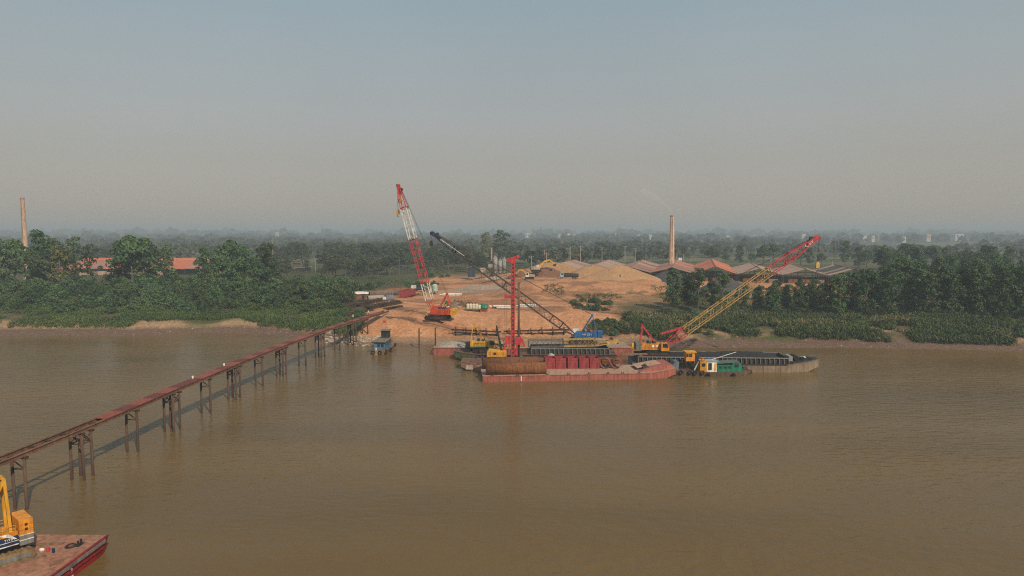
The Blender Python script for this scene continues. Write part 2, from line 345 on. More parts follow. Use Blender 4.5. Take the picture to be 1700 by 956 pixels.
def tree_proto(kind, i):
    """returns (crown mesh, trunk mesh); full height about 1 unit = real metres"""
    rnd = random.Random(kind + str(i)); cl = []; tr = MB()
    if kind == 'column':                     # tall plantation trees, leafy nearly to the ground
        H = 17 + rnd.uniform(-1.5, 1.5); n = 46
        for k in range(n):
            u = (k + rnd.random())/n; z = H*(.14 + .86*u); w = 3.5*math.sin(PI*min(.93, .2 + .73*u))**.5
            a = rnd.uniform(0, 2*PI); q = w*rnd.random()**.5
            cl.append((q*math.cos(a), q*math.sin(a), z, rnd.uniform(.9, 1.7)))
        per, ls = 52, .42
    elif kind == 'round':                    # broad old tree
        H = 14 + rnd.uniform(-2, 2); n = 30
        for k in range(n):
            a = rnd.uniform(0, 2*PI); e = rnd.uniform(-.35, 1)*PI/2; q = rnd.uniform(.55, 1)
            cl.append((4.6*q*math.cos(a)*math.cos(e), 4.6*q*math.sin(a)*math.cos(e), H*.62 + 4.8*q*math.sin(e), rnd.uniform(1.2, 2.1)))
        per, ls = 46, .5
    elif kind == 'open':                     # gappy tree, sky through the crown
        H = 15 + rnd.uniform(-2, 2); n = 15
        for k in range(n):
            u = (k + .5)/n; a = k*2.4 + rnd.random(); q = (3.4 - 2*u)*rnd.uniform(.5, 1)
            cl.append((q*math.cos(a), q*math.sin(a), H*(.34 + .66*u), rnd.uniform(.9, 1.5)))
        per, ls = 44, .46
    elif kind == 'shrub':
        H = 5.5; n = 20
        for k in range(n):
            a = rnd.uniform(0, 2*PI); q = 3.7*rnd.random()**.5
            z = (4.7 - .22*q*q)*rnd.uniform(.3, 1)
            cl.append((q*math.cos(a), q*math.sin(a), max(.9, z), rnd.uniform(.9, 1.6)))
        per, ls = 48, .42
    elif kind == 'thicket':                  # many-stemmed small tree, leafy to the ground
        H = 10; n = 44
        for k in range(n):
            a = rnd.uniform(0, 2*PI); q = 4.4*rnd.random()**.55
            z = (9.2 - .24*q*q)*rnd.uniform(.12, 1)**.8
            cl.append((q*math.cos(a), q*math.sin(a), max(1.0, z), rnd.uniform(.8, 1.6)))
        per, ls = 44, .42
    elif kind == 'bare':
        H = 17; n = 10
        for k in range(n):
            a = rnd.uniform(0, 2*PI); q = rnd.uniform(1, 4.5)
            cl.append((q*math.cos(a), q*math.sin(a), H*rnd.uniform(.45, 1), rnd.uniform(.6, 1.0)))
        per, ls = 5, .5
    P, N, S, T = clumps_leaves(cl, per, ls)
    if kind != 'shrub':
        top = Vector((rnd.uniform(-.4, .4), rnd.uniform(-.4, .4), H*.86)); mid = Vector((rnd.uniform(-.3, .3), rnd.uniform(-.3, .3), H*.4))
        r0 = .5 if kind != 'round' else .75
        tr.bar((0, 0, -.6), mid, r0, n=7, r1=r0*.65); tr.bar(mid, top, r0*.65, n=6, r1=.1)
        for x, y, z, r in cl[::2 if kind != 'bare' else 1]:
            s = mid.lerp(top, max(0, min(1, (z*.72 - H*.4)/(H*.5)))); tr.bar(s, (x, y, z), .2, n=4, r1=.06)
            if kind == 'bare':
                for _ in range(5): tr.bar((x, y, z), (x + rnd.uniform(-1.6, 1.6), y + rnd.uniform(-1.6, 1.6), z + rnd.uniform(.3, 2)), .10, n=3, r1=.04)
    else:
        for k in range(5): tr.bar((rnd.uniform(-.5, .5), rnd.uniform(-.5, .5), -.4), cl[k][:3], .16, n=4, r1=.05)
    return (P, N, S, T), tr.mesh('trunk_' + kind)
PROTO = {}
def get_proto(kind, i, lm):
    k = (kind, i, lm.name)
    if k not in PROTO:
        lv, tm = tree_proto(kind, i); tm.materials.append(BARK)
        PROTO[k] = (quad_mesh('crown_' + kind, lv[0], lv[1], lv[2], lm, lv[3]), tm)
    return PROTO[k]
NKIND = {'thicket': 6, 'column': 6, 'round': 4, 'open': 4, 'shrub': 6, 'bare': 2}
def tree(x, y, h, kind, label, group, lm=None, wide=1.0, name=None, cat='tree', z=None):
    lm = lm or LEAF; cm, tm = get_proto(kind, random.randrange(NKIND[kind]), lm)
    H0 = {'column': 17, 'round': 13.6, 'open': 15, 'shrub': 5.5, 'bare': 17, 'thicket': 10}[kind]; s = h/H0
    o = thing(name or {'column': 'plantation_tree', 'round': 'broad_tree', 'open': 'open_crowned_tree', 'shrub': 'shrub', 'bare': 'bare_tree', 'thicket': 'thicket_tree'}[kind],
              label, cat, (x, y, gz(x, y) if z is None else z), random.uniform(0, 2*PI), group)
    o.scale = (s*wide, s*wide, s)
    share(cm, 'crown' if kind != 'shrub' else 'foliage', o); share(tm, 'trunk' if kind != 'shrub' else 'stem', o); return o
def hz_for(px, py, y):       # real height of a thing at px whose top shows at row py and which stands at depth y
    q = dp(px, py, y); return q.x, max(2.5, q.z - gz(q.x, y))

# right bank: two-deep plantation
R_TOP = [(1118,452,252),(1140,455,256),(1160,450,250),(1182,470,254),(1200,458,250),(1262,472,246),(1285,470,240),(1308,470,246),(1330,468,240),
         (1352,466,246),(1372,468,240),(1395,458,236),(1418,454,242),(1440,452,234),(1462,468,238),(1478,455,232),(1508,458,240),(1530,450,236),
         (1548,462,232),(1566,444,238),(1586,452,232),(1604,446,236),(1624,440,230),(1645,452,236),(1664,448,228),(1682,446,234),(1699,440,230),(1720,446,230),(1745,440,234),(1770,446,230)]
ORD = 'first second third fourth fifth sixth seventh eighth ninth tenth eleventh twelfth thirteenth fourteenth fifteenth sixteenth seventeenth eighteenth nineteenth twentieth'.split()
ORD += ['twenty-' + q for q in ORD[:9]] + ['thirtieth'] + ['thirty-' + q for q in ORD[:9]]
for i, (px, py, y) in enumerate(R_TOP):
    x, h = hz_for(px, py, y)
    tree(x, y, h, 'column', f'dark plantation tree, {ORD[i]} from the left in the right bank front row', 'front row of plantation trees on the right bank')
for k in range(34):
    px = 1225 + k*15.5 + random.uniform(-6, 6); y = random.uniform(252, 300) if px > 1480 else random.uniform(250, 268)
    py = (476 if px < 1430 else 460 if px < 1480 else 440) + random.uniform(-8, 8)
    x, h = hz_for(px, py, y)
    tree(x, y, h, 'column', 'green plantation tree rising just behind the front row on the right bank', 'second row of plantation trees on the right bank')
for k in range(46):
    y = random.uniform(310, 430); px = random.uniform(1455, 1760); py = 436 - (y-310)*.17 + random.uniform(-7, 7)
    x, h = hz_for(px, py, y)
    tree(x, y, min(h, 20), random.choice(['column', 'round', 'open']), 'hazy green tree further back in the wood on the right bank', 'trees deeper in the wood on the right bank')
# row of trees behind the kiln roofs
for px, py, y, k in [(1182,411,560,'round'),(1205,420,560,'round'),(1228,409,565,'column'),(1248,422,560,'round'),(1268,408,560,'round'),(1285,406,560,'round'),(1305,418,555,'column'),
                     (1330,416,555,'round'),(1345,412,550,'column'),(1364,420,550,'round'),(1404,402,550,'column'),(1426,410,500,'column'),(1440,414,500,'round'),(1465,420,480,'round'),(1490,414,480,'column'),(1505,408,480,'round'),(1550,412,470,'round'),(1572,415,470,'column'),(1605,418,460,'round'),(1640,412,460,'column')]:
    x, h = hz_for(px, py, y)
    tree(x, y, h, k, 'hazy green tree in the line behind the kiln roofs', 'line of trees behind the kiln roofs', wide=1.15)
x, h = hz_for(1386, 400, 520); tree(x, 520, h, 'bare', 'nearly leafless tall tree behind the crane hook', None, LEAF_F, name='leafless_tree')
# left bank trees
L_TOP = [(-30,405,300,'round'),(2,402,300,'open'),(22,398,306,'round'),(62,394,300,'column'),(85,402,296,'round'),(118,396,308,'open'),(148,408,306,'open'),(198,402,300,'column'),(215,398,294,'round'),(236,402,296,'column'),(258,406,300,'open'),(274,405,304,'open'),(340,412,306,'column'),(357,424,300,'column'),
         (382,404,312,'round'),(396,412,308,'column'),(408,416,318,'column'),(436,412,318,'column'),(447,413,312,'column'),(425,426,306,'round'),(370,428,300,'round'),(-60,400,300,'round')]
_lo = [sorted(range(len(L_TOP)), key=lambda q: L_TOP[q][0]).index(q) for q in range(len(L_TOP))]
for i, (px, py, y, k) in enumerate(L_TOP):
    x, h = hz_for(px, py, y)
    tree(x, y, h, k, f'green tree above the left bank thicket, {ORD[_lo[i]]} from the left', 'trees above the left bank thicket', wide=.95)
x, h = hz_for(98, 412, 290); tree(x, 290, h, 'open', 'yellow green tree among darker trees on the left bank', None, LEAF_Y, name='yellowing_tree')
# tall pair behind the building plant
x, h = hz_for(805, 384, 560); tree(x, 560, h, 'open', 'slim pale tall tree left of the rounder one in mid distance', None, LEAF_Y, wide=.7, name='slim_tree')
x, h = hz_for(833, 381, 560); tree(x, 560, h, 'open', 'tall dark tree rising above the distant wood by the mast', None, LEAF, wide=1.2, name='tall_dark_tree')
# mid-distance grove left of the red and white boom
for k in range(80):
    y = random.uniform(400, 640); px = random.uniform(455, 800); py = 436 - (y-400)*.155 + random.uniform(-7, 5)
    x, h = hz_for(px, py, y)
    if h < 4 or (px > 640 and y < 440): continue
    tree(x, y, min(h, 17), random.choice(['round', 'round', 'open']), 'hazy grey green tree in the grove behind the work yard', 'grove behind the work yard', LEAF_F, wide=1.25)
# thicket of shrubs on the left bank
nS = 0
for k in range(900):
    x = random.uniform(-262, -52); s = random.uniform(26, 86); y = float(shore(x)) + s
    if s > 52 and x > -62: continue
    if x > -66 and s > 30: continue
    if nS >= 250: break
    if any((x-a)**2 + (y-b)**2 < 4.2**2 for a, b in globals().setdefault('_sp', [])): continue
    _sp.append((x, y)); nS += 1
    if s > 38 and nS % 5 < 4:
        h = random.uniform(7.5, 11.5)*(.75 if x > -72 else 1)*(.8 if s < 46 else 1)
        tree(x, y, h, 'thicket', 'bushy dark tree, one of many crowding the left bank thicket', 'bushy trees of the left bank thicket', random.choice([LEAF, LEAF, LEAF_S]), wide=random.uniform(.85, 1.2)); continue
    h = random.uniform(4.5, 6.8)*(.72 if s < 34 else 1)*(.8 if x > -75 else 1)
    tree(x, y, h, 'shrub', 'dense dark green shrub in the thicket on the left bank', 'shrubs of the left bank thicket', LEAF_S if random.random() < .45 else LEAF, wide=random.uniform(.95, 1.25), cat='shrub')
# shrubs at the right of the yard and scattered in it
for px, py, h, n, dx, dy in [(985,512,2.6,6,7,3), (1030,545,3.0,16,16,5), (1090,540,3.2,12,14,5), (1100,520,3.4,8,12,6), (982,494,2.4,9,8,2.5),(1010,538,2.6,14,8,4),(1003,524,2.4,9,8,4),(1048,530,2.8,12,10,6),(640,470,3.4,14,26,10),(690,455,3,7,20,9),(560,470,3.5,16,20,16)]:
    c = wp(px, py, 7 if py > 500 else 9)
    for k in range(n):
        x = c.x + random.uniform(-dx, dx); y = c.y + random.uniform(-dy, dy)
        if y < float(shore(x)) + 9: continue
        tree(x, y, h*random.uniform(.7, 1.2), 'shrub', 'low green bush growing on the edge of the earth yard', 'bushes at the edge of the earth yard', random.choice([LEAF_S, LEAF]), wide=1.1, cat='shrub')

# ground cover -------------------------------------------------
def tufts(name, label, xs, ss, n, hgt, lm, dens=None, spread=.6, per=7, mask=None, blade=(.2, .1, 3.0)):
    x = RNG.uniform(*xs, n); s = RNG.uniform(*ss, n); y = shore(x) + s
    if mask is not None:
        k = mask(x, y, s); x, y, s = x[k], y[k], s[k]
    n = len(x); z = height(x, y); hh = hgt*(.5 + .9*fbm(x*.15, y*.15, 3))*(.7 + .6*RNG.random(n))
    X = np.repeat(x, per) + RNG.normal(size=n*per)*spread; Y = np.repeat(y, per) + RNG.normal(size=n*per)*spread
    Hh = np.repeat(hh, per); Z = np.repeat(z, per) + Hh*RNG.random(n*per)**.8*.8
    N = RNG.normal(size=(n*per, 3))*.8 + (0, -.35, .35)
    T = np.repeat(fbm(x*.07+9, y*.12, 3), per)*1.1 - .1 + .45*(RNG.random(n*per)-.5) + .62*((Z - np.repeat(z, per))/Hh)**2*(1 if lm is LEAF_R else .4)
    me = quad_mesh(name, np.stack([X, Y, Z], -1), N, blade[0] + blade[1]*RNG.random(n*per), lm, T, aspect=blade[2], up=(0, 0, 1))
    o = bpy.data.objects.new(name, me); COL.objects.link(o); return tag(o, label, None, None, 'stuff')
edge_n = lambda x, y, s, a, b: s > a + b*(fbm(x*.05, y*.05, 3) - .3)
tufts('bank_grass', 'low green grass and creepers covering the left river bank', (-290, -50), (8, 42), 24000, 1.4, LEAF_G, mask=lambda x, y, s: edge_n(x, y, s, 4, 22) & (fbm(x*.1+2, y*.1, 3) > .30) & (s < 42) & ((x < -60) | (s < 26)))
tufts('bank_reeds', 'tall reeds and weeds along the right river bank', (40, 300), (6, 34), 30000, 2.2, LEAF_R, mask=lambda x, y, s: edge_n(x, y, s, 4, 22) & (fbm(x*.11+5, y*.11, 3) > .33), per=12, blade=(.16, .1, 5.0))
tufts('wood_floor_weeds', 'weeds and saplings under the plantation trees', (70, 300), (30, 110), 7000, 2.0, LEAF_R, mask=lambda x, y, s: (fbm(x*.06, y*.06, 3) > .36) & (x > 90 - .3*s))
tufts('plain_scrub', 'rough scrub covering the floodplain behind the left thicket', (-330, -20), (70, 300), 9000, 2.2, LEAF_S, mask=lambda x, y, s: (x < -95 + s*.25) & (fbm(x*.03, y*.03, 3) > .38), spread=1.0)
tufts('yard_weeds', 'patchy dry weeds on the cut earth slopes', (-48, 92), (18, 100), 5200, .8, LEAF_R, mask=lambda x, y, s: (fbm(x*.05+3, y*.05, 4) > .62) | ((np.abs(x-36) < 9) & (np.abs(y-284) < 5)) | ((x > 62) & (y > 262)))
# far wood: treetops to the horizon, one mass
def far_wood():
    P = []; N = []; S = []; T = []
    bands = [(430, 700, 900, 26, 1.9), (700, 1100, 1500, 20, 2.6), (1100, 1900, 1900, 14, 3.6), (1900, 3400, 1700, 10, 5.5), (3400, 7500, 1500, 8, 10)]
    for y0, y1, n, per, ls in bands:
        y = RNG.uniform(y0, y1, n); x = y*RNG.uniform(-.98, .98, n)
        keep = fbm(x*.004+3, y*.0065, 3) > .40
        # keep the kiln yard and the works clear
        keep &= ~((x > -30) & (x < 240) & (y < 520)); keep &= ~((x < -140) & (x > -330) & (y < 540)); keep &= ~((y < 480) & (x > -140) & (x < -20))
        x, y = x[keep], y[keep]; n = len(x); z = height(x, y)
        h = (8 + 7*RNG.random(n))*(1 + .35*(fbm(x*.01, y*.01, 2)-.45)*2)*(1 + .25*(y > 1900)); r = h*.40*(1 + .5*(y > 1100) + .9*(y > 3400))
        d = RNG.normal(size=(n, per, 3)); d /= np.linalg.norm(d, axis=2, keepdims=True); d[..., 2] = np.abs(d[..., 2])*1.0 - .25
        p = np.stack([x, y, z + h*.58], -1)[:, None] + d*np.stack([r, r, h*.44], -1)[:, None]*(.7 + .35*RNG.random((n, per, 1)))
        P.append(p.reshape(-1, 3)); N.append((d + RNG.normal(size=d.shape)*.4).reshape(-1, 3)); S.append((np.repeat(r, per)*ls/2.6)*(.7 + .6*RNG.random(n*per)))
        T.append(np.repeat(RNG.random(n)*.7, per) + .3*RNG.random(n*per))
    P, N, S, T = map(np.concatenate, (P, N, S, T))
    o = bpy.data.objects.new('far_wood', quad_mesh('far_wood', P, N, S, LEAF_F, T)); COL.objects.link(o)
    tag(o, 'hazy far-off woods stretching to the horizon', None, None, 'stuff')
far_wood()

for k in range(60):
    x = random.uniform(48, 178); s_ = random.uniform(10, 34); y = float(shore(x)) + s_
    tree(x, y, random.uniform(1.8, 3.6), 'shrub', 'small bush among the reeds on the right bank slope', 'bushes among the right bank reeds', random.choice([LEAF, LEAF_S, LEAF_R]), wide=random.uniform(.9, 1.3), cat='shrub')

# ------------------------------------------------------------------ paints
RUST = mat('rusty_steel', (.155, .075, .042), .8, col2=(.07, .035, .022), scale=1.2, amt=.8, bump=.2)
RUST_O = mat('orange_rust_pipe', (.30, .115, .035), .85, col2=(.13, .05, .022), scale=.7, amt=.7, bump=.25)
RUST_D = mat('dark_rust', (.085, .048, .032), .85, col2=(.045, .028, .02), scale=1.5, amt=.7)
PLATE_A = mat('faded_red_plate', (.34, .085, .06), .75, col2=(.22, .07, .05), scale=.9, amt=.6)
PLATE_B = mat('dark_red_plate', (.19, .045, .035), .75, col2=(.12, .04, .03), scale=.9, amt=.6)
RED_HULL = mat('red_hull_paint', (.40, .115, .085), .65, col2=(.27, .10, .07), scale=.5, amt=.6, bump=.1)
RED_HULL2 = mat('deep_red_hull', (.30, .02, .02), .55, col2=(.16, .015, .015), scale=.7, amt=.5, bump=.1)
DECK_TAN = mat('sandy_deck', (.52, .36, .25), .9, col2=(.40, .22, .15), scale=.35, amt=.8, bump=.2)
DECK_RED = mat('worn_red_deck', (.31, .10, .07), .85, col2=(.37, .215, .125), scale=.24, amt=.7, bump=.3, detail=9)
DECK_BRN = mat('rust_brown_deck', (.22, .105, .07), .9, col2=(.12, .06, .045), scale=.5, amt=.8)
BOX_RED = mat('maroon_box_paint', (.33, .048, .052), .6, col2=(.21, .035, .035), scale=.8, amt=.5)
RIG_RED = mat('bright_red_paint', (.56, .04, .05), .55, col2=(.34, .045, .04), scale=1.2, amt=.45)
BOOM_RED = mat('boom_red_paint', (.55, .045, .05), .55, col2=(.38, .05, .05), scale=1.2, amt=.4)
BOOM_WHITE = mat('boom_white_paint', (.74, .70, .60), .6, col2=(.5, .45, .36), scale=1.2, amt=.4)
BOOM_YEL = mat('boom_yellow_paint', (.52, .32, .095), .6, col2=(.36, .22, .08), scale=1.2, amt=.4)
BOOM_BLK = mat('boom_dark_paint', (.045, .045, .05), .6, col2=(.10, .06, .05), scale=.3, amt=.5)
BOOM_GREY = mat('boom_grey_paint', (.17, .16, .15), .7, col2=(.10, .09, .08), scale=1, amt=.5)
CR_RED = mat('crane_orange_red', (.62, .075, .025), .55, col2=(.45, .07, .03), scale=.8, amt=.4)
CR_YEL = mat('crane_yellow', (.72, .36, .03), .5, col2=(.5, .25, .04), scale=.8, amt=.35)
CR_ORG = mat('crane_orange_yellow', (.70, .27, .025), .5, col2=(.5, .2, .03), scale=.8, amt=.35)
CR_BLUE = mat('crane_blue', (.025, .13, .34), .5, col2=(.02, .08, .2), scale=.8, amt=.4)
NAVY = mat('navy_paint', (.02, .035, .095), .5, col2=(.015, .02, .05), scale=.8, amt=.4)
WHITE = mat('white_paint', (.76, .74, .68), .55, col2=(.55, .5, .43), scale=.9, amt=.35)
CLOTH_W = mat('white_tarp', (.72, .67, .58), .85, col2=(.55, .48, .4), scale=.6, amt=.5, bump=.3)
GREY = mat('grey_steel', (.20, .20, .19), .6, col2=(.12, .10, .09), scale=1, amt=.6)
GREYL = mat('pale_grey_paint', (.34, .345, .33), .65, col2=(.22, .2, .18), scale=1, amt=.6)
BLACK = mat('black_rubber', (.014, .014, .015), .85, col2=(.03, .028, .026), scale=2)
COAL = mat('coal_cargo', (.018, .018, .019), .95, col2=(.045, .042, .04), scale=1.5, amt=.8, bump=.6)
BLKSTEEL = mat('black_hull_steel', (.030, .032, .036), .7, col2=(.07, .05, .04), scale=.6, amt=.6)
HULL_TAN = mat('worn_tan_hull', (.30, .225, .15), .85, col2=(.17, .12, .085), scale=.35, amt=.8, bump=.1)
HULL_GRN = mat('green_hull', (.11, .17, .05), .8, col2=(.06, .07, .04), scale=.5, amt=.8)
GREEN = mat('green_cabin_paint', (.012, .19, .10), .55, col2=(.01, .11, .06), scale=.8, amt=.4)
BLUE_CAB = mat('faded_blue_boards', (.10, .22, .33), .7, col2=(.06, .12, .18), scale=1, amt=.5)
WOOD = mat('weathered_wood', (.28, .17, .10), .85, col2=(.15, .09, .06), scale=1.5, amt=.7)
GLASS = mat('dark_window_glass', (.02, .025, .03), .12, col2=(.03, .035, .04), scale=.5, spec=.6)
BRICK = mat('chimney_brick', (.42, .21, .115), .9, col2=(.50, .31, .19), scale=.25, amt=.8, bump=.1)
BRICK_O = mat('old_chimney_brick', (.46, .25, .16), .9, col2=(.62, .44, .31), scale=.18, amt=.9, bump=.1)
TILE = [mat('roof_pale_tan', (.50, .325, .24), .9, col2=(.38, .24, .18), scale=.3, amt=.8, bump=.2), mat('roof_orange_red', (.62, .165, .08), .9, col2=(.50, .19, .12), scale=.3, amt=.6, bump=.2),
        mat('roof_pink_brown', (.42, .21, .155), .9, col2=(.31, .165, .125), scale=.3, amt=.8, bump=.2), mat('roof_grey', (.115, .10, .09), .9, col2=(.07, .062, .056), scale=.3, amt=.7, bump=.2)]
SAND = mat('sand_heap', (.44, .26, .13), .95, col2=(.36, .19, .085), scale=.18, amt=.7, bump=.5)
EARTH = mat('brown_earth_heap', (.23, .105, .06), .95, col2=(.16, .075, .04), scale=.2, amt=.7, bump=.6)
GRAVEL = mat('grey_gravel_heap', (.085, .078, .078), .95, col2=(.05, .047, .048), scale=.3, amt=.8, bump=.6)
CONC = mat('pale_concrete', (.46, .40, .32), .9, col2=(.33, .27, .21), scale=.4, amt=.7, bump=.2)
ROPE = mat('steel_rope', (.05, .047, .045), .7)
DARK = mat('dark_timber', (.05, .04, .035), .9)  # plain dark brown shared by posts, legs and pipes
TARP_G = mat('grey_canvas', (.20, .165, .13), .9, col2=(.13, .10, .08), scale=.8, bump=.4)

def text_on(txt, parent, loc, rot, size, material, name='lettering'):
    cu = bpy.data.curves.new('t', 'FONT'); cu.body = txt; cu.size = size; cu.extrude = .01; cu.align_x = 'CENTER'; cu.align_y = 'CENTER'
    to = bpy.data.objects.new('t', cu); COL.objects.link(to); bpy.context.view_layer.update()
    me = bpy.data.meshes.new_from_object(to.evaluated_get(bpy.context.evaluated_depsgraph_get())); bpy.data.objects.remove(to)
    me.materials.clear(); me.materials.append(material)
    return share(me, name, parent, loc, rot)

# ------------------------------------------------------------------ lattice booms and crawler cranes
def lattice(m, p0, p1, w0, w1, h0, h1, bays, ch=.2, la=.125, side=Vector((0,1,0))):
    p0 = Vector(p0); p1 = Vector(p1); d = (p1-p0).normalized(); up = side.cross(d) * -1
    def cs(t):
        c = p0.lerp(p1, t); w = (w0 + (w1-w0)*t)/2; h = (h0 + (h1-h0)*t)/2
        return [c + side*w + up*h, c - side*w + up*h, c - side*w - up*h, c + side*w - up*h]
    a, b = cs(0), cs(1)
    for i in range(4): m.bar(a[i], b[i], ch, n=4)
    for k in range(bays):
        q, r = cs(k/bays), cs((k+1)/bays)
        for i in range(4):
            j = (i+1) % 4
            if k % 2: m.bar(q[i], r[j], la, n=3)
            else: m.bar(q[j], r[i], la, n=3)
            if k % 4 == 0: m.bar(q[i], q[j], la, n=3)
    for i in range(4): m.bar(b[i], b[(i+1) % 4], ch*.9, n=4); m.bar(a[i], a[(i+1) % 4], ch*.9, n=4)
    return m
def tracks(root, k=1.0, tm=None, y=2.15, L=6.6, fm=None):
    for s in (-1, 1):
        pts = []
        for i in range(9): a = PI/2 + PI*i/8; pts.append((-L/2*k + .55*k + .55*k*math.cos(a), .58*k + .55*k*math.sin(a)))
        for i in range(9): a = -PI/2 + PI*i/8; pts.append((L/2*k - .55*k + .55*k*math.cos(a), .58*k + .55*k*math.sin(a)))
        m = MB().prism(pts, 'y', s*y*k - .42*k, s*y*k + .42*k)
        n = 15
        for i in range(n):                             # track shoes standing proud
            x = -L/2*k + .55*k + (L - 1.1)*k*i/(n-1)
            m.box((x, s*y*k, 1.16*k), (.26*k, .9*k, .1*k)); m.box((x, s*y*k, .02), (.26*k, .9*k, .1*k))
        tr = m.build('track', tm or BLACK, root)
        f = MB().box((0, s*(y + .44)*k, .58*k), ((L - 1.6)*k, .08*k, .5*k))
        for i in range(7): x = -L/2*k + .7*k + (L-1.4)*k*i/6; f.bar((x, s*(y+.42)*k, .4*k), (x, s*(y+.52)*k, .4*k), .36*k, n=10)
        f.build('track_roller_frame', fm or (RUST_D if tm is None else tm), tr)
def crawler_crane(name, label, loc, tip, L, hm, secs, bw=2.1, k=1.0, fold=None, cabm=None, cwm=None, am=None, drop=0, foot=(1.5, 1.95), slabs=3,
                  text=None, trackm=None, headm=None, group=None, rz=None, hookm=None, pend=True, apex=(-2.9, 7.6), cab_side=-1):
    loc = Vector(loc); tip = Vector(tip); d = tip - loc
    rz = math.atan2(d.y, d.x) if rz is None else rz
    root = thing(name, label, 'crane', loc, rz, group); am = am or hm
    tracks(root, k, trackm)
    MB().box((0, 0, .75*k), (3.2*k, 3.6*k, .6*k)).bar((0, 0, 1*k), (0, 0, 1.45*k), 2.4*k, n=18).build('car_body', GREY if trackm is None else trackm, root)
    h = MB().prism([(-4.3*k, 1.5*k), (1.9*k, 1.5*k), (1.9*k, 2.3*k), (1.1*k, 3.1*k), (-3.9*k, 3.1*k), (-4.3*k, 2.7*k)], 'y', -1.45*k, 1.45*k)
    house = h.build('machinery_house', hm, root)
    g = MB()
    for s in (-1, 1):
        for i in range(4): g.box((-3.2*k + i*.95*k, s*1.46*k, 2.3*k), (.7*k, .04, .8*k))
        g.build('side_door', mat(hm.name + '_door', tuple(c*.8 for c in hm.node_tree.nodes['Color Ramp'].color_ramp.elements[0].color[:3]), .6), house); g = MB()
    dr = MB().bar((-.6*k, -1*k, 3.3*k), (-.6*k, 1*k, 3.3*k), .8*k, n=12).bar((-2*k, -1*k, 3.3*k), (-2*k, 1*k, 3.3*k), .8*k, n=12); dr.build('winch_drum', ROPE, root)
    MB().bar((-3.3*k, .8*k, 3.0*k), (-3.3*k, .8*k, 3.9*k), .18*k, n=8).build('exhaust_pipe', DARK, house)
    cs = cab_side
    c = MB().prism([(.7*k, 1.4*k), (2.7*k, 1.4*k), (2.75*k, 2.2*k), (2.3*k, 3.5*k), (.7*k, 3.5*k)], 'y', cs*1.55*k, cs*2.7*k).build('cab', cabm or hm, root)
    MB().prism([(1.0*k, 2.3*k), (2.5*k, 2.3*k), (2.2*k, 3.3*k), (1.0*k, 3.3*k)], 'y', cs*2.70*k, cs*2.73*k).build('side_window', GLASS, c)
    p = [(2.76, 2.25), (2.32, 3.42)]
    MB().add([(p[0][0]*k+.02, cs*1.65*k, p[0][1]*k), (p[0][0]*k+.02, cs*2.6*k, p[0][1]*k), (p[1][0]*k+.02, cs*2.6*k, p[1][1]*k), (p[1][0]*k+.02, cs*1.65*k, p[1][1]*k)], [(0,1,2,3)]).build('windscreen', GLASS, c)
    for i in range(slabs): MB().box((-4.95*k, 0, (1.75 + .62*i)*k), (1.25*k, 3.3*k, .58*k)).build('counterweight_slab', cwm or hm, root)
    ax, az = apex; f = MB()
    for s in (-1, 1):
        f.bar((-.2*k, s*.9*k, 3*k), (ax*k, s*.45*k, az*k), .26*k); f.bar((-4.1*k, s*.9*k, 3*k), (ax*k, s*.45*k, az*k), .2*k)
    f.bar((ax*k, -.7*k, az*k), (ax*k, .7*k, az*k), .4*k, n=8)
    f.bar((-1.5*k, -.75*k, 5.2*k), (-1.5*k, .75*k, 5.2*k), .14*k)
    f.build('gantry_frame', am, root)
    # boom in the crane's own plane
    hx = math.hypot(d.x, d.y); F = Vector((foot[0]*k, 0, foot[1]*k)); T = Vector((hx, 0, tip.z - loc.z)); D = T - F; LL = D.length; D.normalize()
    upv = Vector((-D.z, 0, D.x))
    def wd(t): return float(np.interp(t, [0, .10, .84, 1], [1.3, bw, bw, .75])), float(np.interp(t, [0, .10, .84, 1], [.35, bw, bw, .7]))
    for t0, t1, bm_ in secs:
        m = MB(); cuts = [t0] + [c for c in (.10, .84) if t0 < c < t1] + [t1]
        for a, b in zip(cuts, cuts[1:]):
            (wa, ha), (wb, hb) = wd(a), wd(b)
            lattice(m, F + D*LL*a, F + D*LL*b, wa, wb, ha, hb, max(2, int(LL*(b-a)/(bw*.82))))
        m.build('boom_section', bm_, root)
    hd = MB(); hb_ = headm or secs[-1][2]
    for s in (-1, 1):
        q = [F + D*(LL-2.6) + upv*.5, F + D*(LL+.9) + upv*.55, F + D*(LL+1.3) - upv*.1, F + D*(LL+.2) - upv*.6, F + D*(LL-2.4) - upv*.5]
        hd.add([v + Vector((0, s*.42, 0)) for v in q] + [v + Vector((0, s*.36, 0)) for v in q], [(0,1,2,3,4), (9,8,7,6,5)] + [(i, (i+1) % 5, 5+(i+1) % 5, 5+i) for i in range(5)])
    head = hd.build('boom_head', hb_, root)
    sv = MB()
    for q in (F + D*(LL+.7) - upv*.2, F + D*(LL-.9) + upv*.75): sv.bar(q + Vector((0, -.3, 0)), q + Vector((0, .3, 0)), .95, n=14)
    sv.build('sheave', ROPE, head)
    if pend:
        for s in (-1, 1): MB().bar((ax*k, s*.5*k, az*k), F + D*(LL-1.2) + upv*.7 + Vector((0, s*.3, 0)), .09, n=5).build('pendant_rope', ROPE, root)
